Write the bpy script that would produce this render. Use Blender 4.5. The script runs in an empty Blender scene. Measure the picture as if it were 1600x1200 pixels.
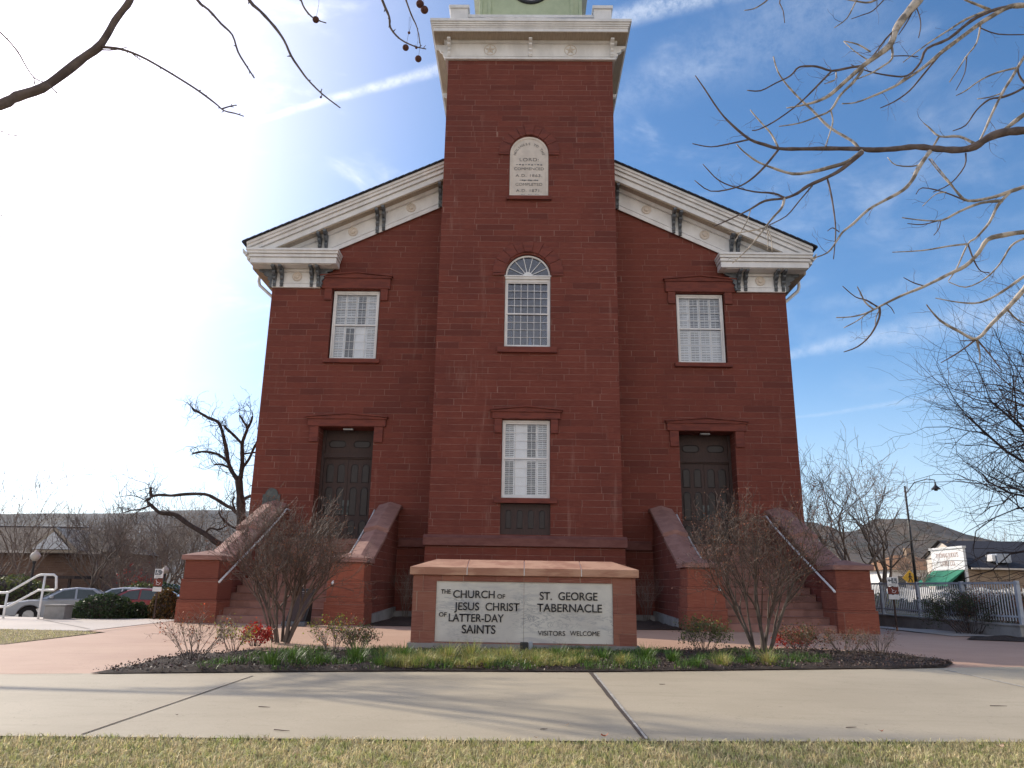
import bpy, bmesh, math, random
import numpy as np
from mathutils import Vector, Matrix, noise
R = math.radians
random.seed(7)
sc = bpy.context.scene
COL = sc.collection
# ------------------------------------------------------------------ camera
CAM = dict(yaw=R(0.9046), pitch=R(14.9736), roll=R(-0.9239), loc=Vector((-0.096, -23.47, 0.95)))
FPX = 1180.0
def cam_axes():
    y, p, r = CAM['yaw'], CAM['pitch'], CAM['roll']
    f = Vector((-math.sin(y)*math.cos(p), math.cos(y)*math.cos(p), math.sin(p)))
    rt = Vector((math.cos(y), math.sin(y), 0)); up = rt.cross(f)
    return f, rt*math.cos(r)-up*math.sin(r), up*math.cos(r)+rt*math.sin(r)
CF, CR, CU = cam_axes()
cd = bpy.data.cameras.new('camera'); co = bpy.data.objects.new('camera', cd); COL.objects.link(co)
M3 = Matrix((CR, CU, -CF)).transposed()
co.matrix_world = Matrix.Translation(CAM['loc']) @ M3.to_4x4()
cd.sensor_fit = 'HORIZONTAL'; cd.sensor_width = 36; cd.lens = 36*FPX/1600
cd.clip_start = 0.05; cd.clip_end = 12000
sc.camera = co
def A(px, py, axis, val):            # survey helper: where the sight line of a photo point meets a plane of the place
    d = CF + CR*((px-800)/FPX) + CU*((600-py)/FPX)
    t = (val-CAM['loc'][axis])/d[axis]
    return CAM['loc'] + d*t
# ------------------------------------------------------------------ light
SUN_AZ, SUN_EL = R(54), R(31)        # azimuth to the left of +Y
S = Vector((-math.sin(SUN_AZ)*math.cos(SUN_EL), math.cos(SUN_AZ)*math.cos(SUN_EL), math.sin(SUN_EL)))
sc.view_settings.view_transform = 'Standard'; sc.view_settings.look = 'None'
sc.view_settings.exposure = 0.42; sc.view_settings.gamma = 1
sl = bpy.data.lights.new('sun', 'SUN'); sl.energy = 3.1; sl.angle = R(0.42); sl.color = (1, .90, .74)
so = bpy.data.objects.new('sun', sl); COL.objects.link(so)
so.rotation_euler = S.to_track_quat('Z', 'Y').to_euler()
so.location = S*60
world = bpy.data.worlds.new('World'); sc.world = world; world.use_nodes = True
wn = world.node_tree; wn.nodes.clear()
def NN(nt, t, **k):
    n = nt.nodes.new(t)
    for a, b in k.items(): setattr(n, a, b)
    return n
class G:                              # small expression helper for math nodes
    def __init__(s, nt): s.nt = nt
    def m(s, op, a, b=None, c=None, clamp=False):
        n = NN(s.nt, 'ShaderNodeMath', operation=op, use_clamp=clamp)
        for i, v in enumerate((a, b, c)):
            if v is None: continue
            if isinstance(v, (int, float)): n.inputs[i].default_value = v
            else: s.nt.links.new(v, n.inputs[i])
        return n.outputs[0]
    def v(s, op, a, b=None):
        n = NN(s.nt, 'ShaderNodeVectorMath', operation=op)
        for i, v in enumerate((a, b)):
            if v is None: continue
            if isinstance(v, (tuple, list, Vector)): n.inputs[i].default_value = tuple(v)
            else: s.nt.links.new(v, n.inputs[i])
        return n.outputs[1] if op in ('DOT_PRODUCT', 'LENGTH', 'DISTANCE') else n.outputs[0]
    def noise(s, vec, scale, detail=3, rough=.5, dist=0):
        n = NN(s.nt, 'ShaderNodeTexNoise'); n.inputs['Scale'].default_value = scale
        n.inputs['Detail'].default_value = detail; n.inputs['Roughness'].default_value = rough
        n.inputs['Distortion'].default_value = dist
        s.nt.links.new(vec, n.inputs['Vector']); return n.outputs[0]
    def ramp(s, v, a, b, lo=0., hi=1.):
        n = NN(s.nt, 'ShaderNodeMapRange', interpolation_type='SMOOTHSTEP')
        s.nt.links.new(v, n.inputs[0])
        for i, q in enumerate((a, b, lo, hi)): n.inputs[i+1].default_value = q
        return n.outputs[0]
    def mix(s, f, a, b):
        n = NN(s.nt, 'ShaderNodeMix', data_type='RGBA')
        for i, v in ((0, f), (6, a), (7, b)):
            if isinstance(v, (int, float)): n.inputs[i].default_value = v
            elif isinstance(v, (tuple, list)): n.inputs[i].default_value = (*v[:3], 1)
            else: s.nt.links.new(v, n.inputs[i])
        return n.outputs[2]
    def scalevec(s, vec, sc3): return s.v('MULTIPLY', vec, sc3)
def build_sky():
    g = G(wn)
    sky = NN(wn, 'ShaderNodeTexSky', sky_type='NISHITA'); sky.sun_disc = False
    sky.sun_elevation = SUN_EL; sky.sun_rotation = -SUN_AZ
    sky.altitude = 850; sky.air_density = 1.0; sky.dust_density = 0.6; sky.ozone_density = 1.6
    tc = NN(wn, 'ShaderNodeTexCoord'); D = g.v('NORMALIZE', tc.outputs['Generated'])
    # bright circumsolar veil of thin cirrus
    ds = g.m('MAXIMUM', g.v('DOT_PRODUCT', D, S), 0.0)
    glow = g.m('ADD', g.m('MULTIPLY', g.m('POWER', ds, 11.0), 13.0), g.m('MULTIPLY', g.m('POWER', ds, 60.0), 20.0))
    # cirrus
    n1 = g.noise(g.scalevec(D, (1.4, 1.4, 3.2)), 2.2, 6, .62, .6)
    n2 = g.noise(g.scalevec(D, (5, 5, 9)), 3.0, 5, .6, .4)
    cir = g.m('MULTIPLY', g.ramp(n1, .47, .74), g.ramp(n2, .3, .75))
    cir = g.m('MULTIPLY', cir, g.m('ADD', .07, g.m('MULTIPLY', g.m('POWER', ds, 2.5), 2.4)), clamp=True)
    def streak(p, q, w0, w1, amp, soft, reach0=-1, reach1=2):
        a = (A(*p, 1, 4000)-CAM['loc']).normalized(); b = (A(*q, 1, 4000)-CAM['loc']).normalized()
        n = a.cross(b).normalized(); t = (b-a).normalized()
        L = (b-a).length
        al = g.m('DIVIDE', g.m('SUBTRACT', g.v('DOT_PRODUCT', D, t), a.dot(t)), L)      # 0..1 along the trail
        wob = g.m('MULTIPLY', g.m('SUBTRACT', g.noise(D, 14, 4, .6), .5), .010*soft)
        d = g.m('ADD', g.v('DOT_PRODUCT', D, n), wob)
        w = g.m('ADD', w0, g.m('MULTIPLY', g.m('MAXIMUM', al, 0.0), w1-w0))
        r = g.m('DIVIDE', g.m('ABSOLUTE', d), w)
        body = g.ramp(r, .0, 1.0, 1, 0)
        fr = g.ramp(g.noise(D, 60, 5, .72), .12, .75)
        ends = g.m('MULTIPLY', g.ramp(al, reach0, reach0+.15), g.ramp(al, reach1-.4, reach1, 1, 0))
        return g.m('MULTIPLY', g.m('MULTIPLY', g.m('MULTIPLY', body, fr), ends), amp)
    tr = streak((280, 222), (1050, 5), .0025, .019, .55, .6, -.02, 2.4)
    for a in (((1240, 551), (1480, 506), .010, .026, .30, 1.6, -.5, 2.2), ((1250, 651), (1420, 628), .003, .006, .16, 1, -.5, 1.6),
              ((980, 150), (1250, 20), .04, .09, .13, 5, -.3, 1.6), ((1250, 480), (1560, 420), .01, .02, .10, 4, 0, 1.5)):
        tr = g.m('ADD', tr, streak(*a))
    cl = g.m('ADD', cir, tr, clamp=True)
    hs_ = NN(wn, 'ShaderNodeHueSaturation'); hs_.inputs['Saturation'].default_value = 1.22; hs_.inputs['Value'].default_value = 1.12; wn.links.new(sky.outputs[0], hs_.inputs['Color'])
    base = hs_.outputs[0]
    sp = NN(wn, 'ShaderNodeSeparateXYZ'); wn.links.new(D, sp.inputs[0])
    hz = g.ramp(sp.outputs[2], 0.0, .30, .62, 0)                 # pale band of dust low in the sky
    base = g.mix(hz, base, (4.6, 5.6, 6.8))
    sky_fill = g.ramp(g.v('DOT_PRODUCT', D, (.30, -.95, 0)), .05, .85)       # warm fill light added to the sky behind the camera, brightens the facade
    sky_fill = g.m('MULTIPLY', sky_fill, g.ramp(sp.outputs[2], .0, .85, .95, .15))
    base = g.mix(sky_fill, base, (9.6, 8.7, 7.7))
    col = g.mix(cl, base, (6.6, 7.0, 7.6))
    gv = NN(wn, 'ShaderNodeVectorMath', operation='SCALE'); gv.inputs[0].default_value = (1.16, .97, .88)
    wn.links.new(glow, gv.inputs[3])
    ad = g.v('ADD', col, gv.outputs[0])
    bg = NN(wn, 'ShaderNodeBackground'); wn.links.new(ad, bg.inputs[0]); bg.inputs[1].default_value = 0.125
    out = NN(wn, 'ShaderNodeOutputWorld'); wn.links.new(bg.outputs[0], out.inputs[0])
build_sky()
sc.cycles.max_bounces = 6; sc.cycles.transparent_max_bounces = 16
# ------------------------------------------------------------------ materials
def newmat(name):
    m = bpy.data.materials.new(name); m.use_nodes = True; nt = m.node_tree
    b = nt.nodes['Principled BSDF']; return m, nt, b, G(nt)
def pos(nt):
    return NN(nt, 'ShaderNodeNewGeometry').outputs['Position']
def bump(nt, b, h, strength, dist=.01):
    n = NN(nt, 'ShaderNodeBump'); n.inputs['Strength'].default_value = strength; n.inputs['Distance'].default_value = dist
    nt.links.new(h, n.inputs['Height']); nt.links.new(n.outputs[0], b.inputs['Normal'])
def plain(name, c1, c2=None, scale=6, rough=.7, bmp=.2, stretch=(1, 1, 1), metal=0, det=5, spec=.5, bscale=8, lo=.35, hi=.65, bdist=.01, island=0):
    m, nt, b, g = newmat(name); c2 = c2 or tuple(x*.75 for x in c1)
    p = g.scalevec(pos(nt), stretch)
    f = g.ramp(g.noise(p, scale, det, .6), lo, hi)
    c = g.mix(f, c1, c2)
    if island:
        gi = NN(nt, 'ShaderNodeNewGeometry').outputs['Random Per Island']
        hs = NN(nt, 'ShaderNodeHueSaturation'); nt.links.new(c, hs.inputs['Color'])
        nt.links.new(g.m('ADD', 1-island, g.m('MULTIPLY', gi, 2*island)), hs.inputs['Value'])
        gi2 = g.m('FRACT', g.m('MULTIPLY', gi, 17.3))
        nt.links.new(g.m('ADD', .5-.02*island*2, g.m('MULTIPLY', gi2, .04*island*2)), hs.inputs['Hue'])
        c = hs.outputs[0]
    nt.links.new(c, b.inputs['Base Color'])
    b.inputs['Roughness'].default_value = rough; b.inputs['Metallic'].default_value = metal
    b.inputs['Specular IOR Level'].default_value = spec
    if bmp: bump(nt, b, g.noise(p, scale*bscale, 4, .6), bmp, bdist)
    return m
def masonry(name, cols, bw=.85, bh=.2, mortar=(.36, .215, .17), mw=.0075, bmp=.8, mfac=.8, z0=0):
    m, nt, b, g = newmat(name)
    P = pos(nt); sp = NN(nt, 'ShaderNodeSeparateXYZ'); nt.links.new(P, sp.inputs[0])
    u = g.m('ADD', sp.outputs[0], g.m('MULTIPLY', sp.outputs[1], 1.0)); z = g.m('SUBTRACT', sp.outputs[2], z0)
    row = g.m('FLOOR', g.m('DIVIDE', z, bh))
    def cmb(a, b_, c=0.0):
        n = NN(nt, 'ShaderNodeCombineXYZ')
        for i, v in enumerate((a, b_, c)):
            if isinstance(v, (int, float)): n.inputs[i].default_value = v
            else: nt.links.new(v, n.inputs[i])
        return n.outputs[0]
    wnz = NN(nt, 'ShaderNodeTexWhiteNoise', noise_dimensions='1D'); nt.links.new(row, wnz.inputs['W'])
    warp = g.m('MULTIPLY', g.m('SUBTRACT', g.noise(cmb(g.m('MULTIPLY', u, .9), g.m('MULTIPLY', row, 7.31)), 1.0, 1), .5), 1.1)
    uu = g.m('DIVIDE', g.m('ADD', g.m('ADD', u, warp), g.m('MULTIPLY', wnz.outputs[0], 5.0)), bw)
    cell = g.m('FLOOR', uu); fu = g.m('FRACT', uu); fv = g.m('FRACT', g.m('DIVIDE', z, bh))
    du = g.m('MULTIPLY', g.m('MINIMUM', fu, g.m('SUBTRACT', 1.0, fu)), bw)
    dv = g.m('MULTIPLY', g.m('MINIMUM', fv, g.m('SUBTRACT', 1.0, fv)), bh)
    wob = g.m('MULTIPLY', g.m('SUBTRACT', g.noise(P, 22, 2), .5), mw*.9)
    dd = g.m('ADD', g.m('MINIMUM', du, dv), wob)
    mort = g.ramp(dd, mw*.5, mw*1.1, 1, 0)
    wc = NN(nt, 'ShaderNodeTexWhiteNoise', noise_dimensions='2D'); nt.links.new(cmb(cell, row), wc.inputs['Vector'])
    rnd = wc.outputs[0]
    c = g.mix(rnd, cols[0], cols[1])
    grain = g.noise(g.scalevec(P, (2.2, 2.2, 26)), 2.2, 6, .65)
    c = g.mix(g.ramp(grain, .38, .68, 0, .75), c, cols[2])
    c = g.mix(g.m('MULTIPLY', g.ramp(g.m('FRACT', g.m('MULTIPLY', rnd, 13.7)), .78, .95), .6), c, cols[3])
    stain = g.ramp(g.noise(g.scalevec(P, (1, 1, .45)), .8, 6, .62), .42, .72, 0, .40)
    c = g.mix(stain, c, cols[3])
    drips = g.m('MULTIPLY', g.ramp(g.noise(g.scalevec(P, (2.6, 2.6, .3)), 1.3, 6, .65), .58, .76), .42)
    c = g.mix(drips, c, mortar)
    mfade = g.ramp(g.noise(P, 1.7, 3), .35, .6, .25, 1)
    c = g.mix(g.m('MULTIPLY', g.m('MULTIPLY', mort, mfac), mfade), c, mortar)
    nt.links.new(c, b.inputs['Base Color']); b.inputs['Roughness'].default_value = .82; b.inputs['Specular IOR Level'].default_value = .3
    h = g.m('ADD', g.m('MULTIPLY', mort, -1.0), g.m('ADD', g.m('MULTIPLY', rnd, .35), g.m('MULTIPLY', g.noise(P, 30, 5, .7), .8)))
    bump(nt, b, h, bmp, .01); return m
RS = [(.186, .046, .031), (.148, .036, .025), (.230, .070, .047), (.118, .032, .024)]
MAT = {}
MAT['wall'] = masonry('red sandstone ashlar', RS)
MAT['pier'] = masonry('red sandstone large blocks', [(.27, .078, .047), (.20, .056, .036), (.33, .12, .075), (.14, .042, .030)], bw=2.6, bh=.47, mortar=(.30, .15, .11), mw=.010, bmp=.9)
MAT['signstone'] = masonry('sign sandstone blocks', [(.31, .125, .082), (.22, .075, .055), (.35, .165, .115), (.19, .066, .048)], bw=.42, bh=.29, mortar=(.42, .26, .19), mw=.006, z0=-.02)
MAT['trim'] = plain('dressed red sandstone', (.200, .051, .034), (.142, .037, .027), 2.5, .85, .6, (1, 1, 4), det=9, lo=.4, hi=.62)
MAT['band'] = plain('weathered sandstone band', (.20, .08, .064), (.15, .052, .042), 3, .85, .35, (1, 1, 3))
MAT['cap'] = plain('pinkish sandstone coping', (.31, .165, .135), (.24, .12, .098), 2.5, .85, .7, (1, 1, 2), det=9, lo=.4, hi=.6)
MAT['signcap'] = plain('tan sandstone coping slab', (.52, .29, .19), (.38, .18, .115), 2.2, .85, .5, (1, 1, 5), det=9, lo=.4, hi=.62)
MAT['step'] = plain('pink concrete steps', (.30, .155, .125), (.23, .115, .09), 3, .85, .5, det=9, lo=.4, hi=.62)
MAT['white'] = plain('cream painted wood', (.83, .82, .81), (.70, .69, .68), 2.2, .5, .12, (1, 1, .5), det=8)
MAT['cream'] = plain('warm cream paint', (.70, .62, .54), (.60, .53, .46), 3, .55, .05)
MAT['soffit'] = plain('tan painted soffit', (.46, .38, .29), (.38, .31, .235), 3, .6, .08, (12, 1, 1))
MAT['shutter'] = plain('white shutter paint', (.86, .87, .88), (.80, .81, .82), 4, .45, .03)
MAT['grey'] = plain('blue grey bracket paint', (.135, .15, .165), (.085, .095, .11), 9, .5, .3)
MAT['brown'] = plain('dark brown painted door', (.062, .034, .029), (.042, .025, .022), 5, .7, .12, (8, 8, 1))
MAT['groove'] = plain('dark brown moulding', (.028, .02, .02), None, 5, .5, .05)
MAT['roof'] = plain('dark slate shingles', (.035, .035, .045), (.02, .02, .028), 8, .8, .5)
MAT['green'] = plain('pale green painted wood', (.46, .53, .36), (.40, .47, .31), 3, .55, .06)
MAT['marble'] = None
MAT['plaqueink'] = plain('worn grey plaque lettering', (.14, .135, .14), (.36, .33, .30), 14, .8, 0, lo=.45, hi=.75)
MAT['bronze'] = plain('dull bronze', (.09, .10, .10), (.06, .065, .07), 8, .45, .2, metal=.6)
MAT['steel'] = plain('brushed metal', (.5, .52, .55), (.4, .42, .44), 8, .35, .1, metal=.9)
MAT['whitepaint'] = plain('white painted steel', (.78, .78, .78), (.68, .68, .68), 6, .35, .05)
MAT['greypaint'] = plain('grey painted steel', (.40, .44, .50), (.33, .36, .41), 6, .4, .05)
MAT['black'] = plain('black paint', (.02, .02, .022), None, 6, .45, .05)
MAT['letter'] = plain('dark bronze lettering', (.022, .02, .024), None, 6, .45, 0)
MAT['rubber'] = plain('tyre rubber', (.02, .02, .02), None, 6, .85, .2)
MAT['interior'] = plain('dim interior plaster', (.10, .11, .14), None, 3, .9, 0)
MAT['foundation'] = plain('grey cement footing', (.30, .29, .28), (.22, .21, .205), 3, .9, .3)
MAT['bark'] = plain('grey brown bark', (.16, .125, .10), (.075, .055, .045), 9, .85, .5, (1, 1, .35))
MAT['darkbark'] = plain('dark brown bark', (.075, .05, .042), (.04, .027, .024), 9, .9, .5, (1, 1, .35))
MAT['sycbark'] = plain('pale sycamore bark', (.52, .45, .37), (.20, .165, .13), 5, .75, .35, (1, 1, 1), lo=.42, hi=.58)
MAT['sycdark'] = plain('brown sycamore twig bark', (.16, .12, .105), (.085, .06, .053), 7, .8, .4)
MAT['twig'] = plain('grey brown twigs', (.26, .20, .155), (.14, .10, .08), 9, .75, .2)
MAT['darktwig'] = plain('brown shrub twigs', (.125, .08, .058), (.06, .04, .03), 9, .7, .2)
MAT['seed'] = plain('dry brown seed heads', (.28, .11, .055), (.14, .06, .035), 25, .8, 0, island=.45)
MAT['fruit'] = plain('brown seed ball', (.17, .065, .045), (.09, .035, .03), 120, .9, .9, bdist=.006)
MAT['redleaf'] = plain('scarlet leaves', (.48, .045, .02), (.26, .02, .015), 20, .5, 0, island=.4)
MAT['orangeleaf'] = plain('orange leaves', (.50, .15, .04), (.35, .08, .03), 20, .5, 0, island=.4)
MAT['yellowleaf'] = plain('yellow green leaves', (.42, .40, .05), (.25, .28, .04), 20, .5, 0, island=.35)
MAT['oliveleaf'] = plain('olive leaves', (.12, .14, .045), (.075, .09, .03), 20, .5, 0, island=.4)
MAT['darkleaf'] = plain('dark hedge leaves', (.045, .075, .025), (.028, .048, .02), 14, .45, 0, island=.45)
MAT['rustleaf'] = plain('rust tipped hedge leaves', (.20, .11, .035), (.08, .065, .02), 14, .5, 0, island=.45)
MAT['blade'] = plain('green grass blades', (.11, .20, .035), (.065, .12, .025), 12, .42, 0, island=.45)
MAT['paleblade'] = plain('straw and green blades', (.46, .38, .14), (.18, .26, .055), 12, .5, 0, island=.4)
MAT['lawnblade'] = plain('winter lawn blades', (.66, .56, .32), (.34, .38, .12), 9, .6, 0, island=.55, lo=.42, hi=.66)
MAT['deadleaf'] = plain('dry orange leaf', (.42, .12, .05), (.30, .10, .05), 20, .7, .2)
MAT['paleleaf'] = plain('pale dry leaf', (.55, .40, .27), (.4, .27, .17), 20, .7, .2)
MAT['sidewalk'] = None
def concrete(name, c1, c2, c3, joints=None):
    m, nt, b, g = newmat(name); P = pos(nt)
    c = g.mix(g.ramp(g.noise(P, .55, 6, .6), .35, .65), c1, c2)
    c = g.mix(g.ramp(g.noise(g.scalevec(P, (.35, 2.2, 1)), 1.2, 6, .7), .5, .75, 0, .5), c, c3)
    c = g.mix(g.ramp(g.noise(P, 55, 3, .7), .3, .7, 0, .35), c, c3)
    c = g.mix(g.ramp(g.noise(g.scalevec(P, (.5, 1.4, 1)), 3.1, 7, .75), .52, .72, 0, .55), c, c3)
    crk = g.ramp(g.m('ABSOLUTE', g.m('SUBTRACT', g.noise(P, .8, 8, .62), .5)), 0, .0022, .35, 0)
    c = g.mix(crk, c, tuple(x*.3 for x in c3))
    sp = g.ramp(g.noise(P, 16, 2, .5), .735, .76, 0, .55)
    c = g.mix(sp, c, tuple(x*.45 for x in c3))
    nt.links.new(c, b.inputs['Base Color']); b.inputs['Roughness'].default_value = .68; b.inputs['Specular IOR Level'].default_value = .35
    bump(nt, b, g.noise(P, 120, 4, .7), .22, .004); return m
MAT['sidewalk'] = concrete('beige sidewalk concrete', (.47, .405, .30), (.41, .35, .255), (.33, .28, .20))
MAT['plaza'] = concrete('pink plaza concrete', (.54, .355, .255), (.48, .305, .215), (.40, .24, .165))
MAT['path'] = concrete('pale path concrete', (.56, .49, .43), (.50, .44, .385), (.42, .36, .31))
MAT['asphalt'] = concrete('grey asphalt', (.16, .155, .15), (.13, .125, .12), (.10, .098, .095))
MAT['joint'] = plain('dark sealed joint', (.035, .028, .024), (.09, .06, .045), 20, .9, .3)
MAT['palejoint'] = plain('pale joint strip', (.5, .47, .42), (.3, .28, .25), 20, .9, .3)
MAT['mulch'] = plain('dark wood mulch', (.045, .028, .021), (.10, .062, .045), 40, .9, 1.0, lo=.45, hi=.7, bdist=.03)
MAT['chip'] = plain('mulch chips', (.17, .11, .085), (.035, .022, .018), 30, .6, .2, island=.7)
MAT['soil'] = plain('dry ground', (.20, .155, .105), (.13, .115, .06), 1.2, .95, .5, bdist=.03)
MAT['lawnsoil'] = plain('lawn thatch', (.36, .28, .15), (.20, .17, .075), 14, .95, .8, bdist=.02)
MAT['brick'] = masonry('tan brick wall', [(.36, .26, .18), (.30, .21, .14), (.40, .30, .21), (.24, .16, .11)], bw=.4, bh=.12, mortar=(.45, .38, .3), mw=.01)
MAT['brownbrick'] = masonry('brown brick wall', [(.22, .13, .09), (.18, .10, .07), (.26, .16, .11), (.14, .08, .06)], bw=.4, bh=.12, mortar=(.3, .22, .18), mw=.01)
def build_marble():
    m, nt, b, g = newmat('veined grey marble'); P = pos(nt)
    w = g.v('ADD', P, g.scalevec(NN(nt, 'ShaderNodeTexNoise').outputs[1], (0, 0, 0)))
    n = g.noise(g.scalevec(P, (1.3, 1, 4.5)), 1.5, 8, .68, 2.2)
    vein = g.ramp(g.m('ABSOLUTE', g.m('SUBTRACT', n, .5)), .0, .035, 1, 0)
    msk = g.ramp(g.noise(P, 1.3, 4), .46, .66)
    c = g.mix(g.ramp(g.noise(P, 2.5, 5), .35, .65), (.66, .63, .57), (.56, .53, .485))
    c = g.mix(g.m('MULTIPLY', g.m('MULTIPLY', vein, msk), .95), c, (.22, .23, .25))
    c = g.mix(g.ramp(g.noise(g.scalevec(P, (1, 1, 3)), 1.1, 7, .7, 1.5), .48, .72, 0, .75), c, (.36, .365, .385))
    nt.links.new(c, b.inputs['Base Color']); b.inputs['Roughness'].default_value = .45; return m
MAT['marble'] = build_marble()
def glassmat(name, tint=(.55, .6, .7), refl=.35, rough=.02):
    m, nt, b, g = newmat(name); nt.nodes.remove(b)
    gl = NN(nt, 'ShaderNodeBsdfGlossy'); gl.inputs['Roughness'].default_value = rough; gl.inputs['Color'].default_value = (.85, .9, 1, 1)
    tr = NN(nt, 'ShaderNodeBsdfTransparent'); tr.inputs['Color'].default_value = (*tint, 1)
    lw = NN(nt, 'ShaderNodeLayerWeight'); lw.inputs['Blend'].default_value = .35
    f = g.m('ADD', g.m('MULTIPLY', lw.outputs['Fresnel'], refl*1.2), refl*.5, clamp=True)
    mx = NN(nt, 'ShaderNodeMixShader'); nt.links.new(f, mx.inputs[0]); nt.links.new(tr.outputs[0], mx.inputs[1]); nt.links.new(gl.outputs[0], mx.inputs[2])
    nt.links.new(mx.outputs[0], nt.nodes['Material Output'].inputs[0]); return m
MAT['glass'] = glassmat('window glass', (.96, .97, .98), .10)
MAT['darkglass'] = glassmat('reflecting window glass', (.55, .6, .7), .16)
MAT['carglass'] = plain('car glass', (.03, .05, .05), None, 3, .08, 0, spec=1)
def carpaint(n, c):
    m = plain(n, c, tuple(x*.9 for x in c), 2, .3, 0, metal=.35); m.node_tree.nodes['Principled BSDF'].inputs['Coat Weight'].default_value = .6; return m
# translucent leaves glow against the sun
for k in ('redleaf', 'orangeleaf', 'yellowleaf', 'oliveleaf', 'darkleaf', 'rustleaf', 'blade', 'paleblade', 'lawnblade'):
    nt = MAT[k].node_tree; b = nt.nodes['Principled BSDF']; src = b.inputs['Base Color'].links[0].from_socket
    t = NN(nt, 'ShaderNodeBsdfTranslucent'); nt.links.new(src, t.inputs[0])
    mx = NN(nt, 'ShaderNodeMixShader'); mx.inputs[0].default_value = .38
    nt.links.new(b.outputs[0], mx.inputs[1]); nt.links.new(t.outputs[0], mx.inputs[2]); nt.links.new(mx.outputs[0], nt.nodes['Material Output'].inputs[0])
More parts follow.
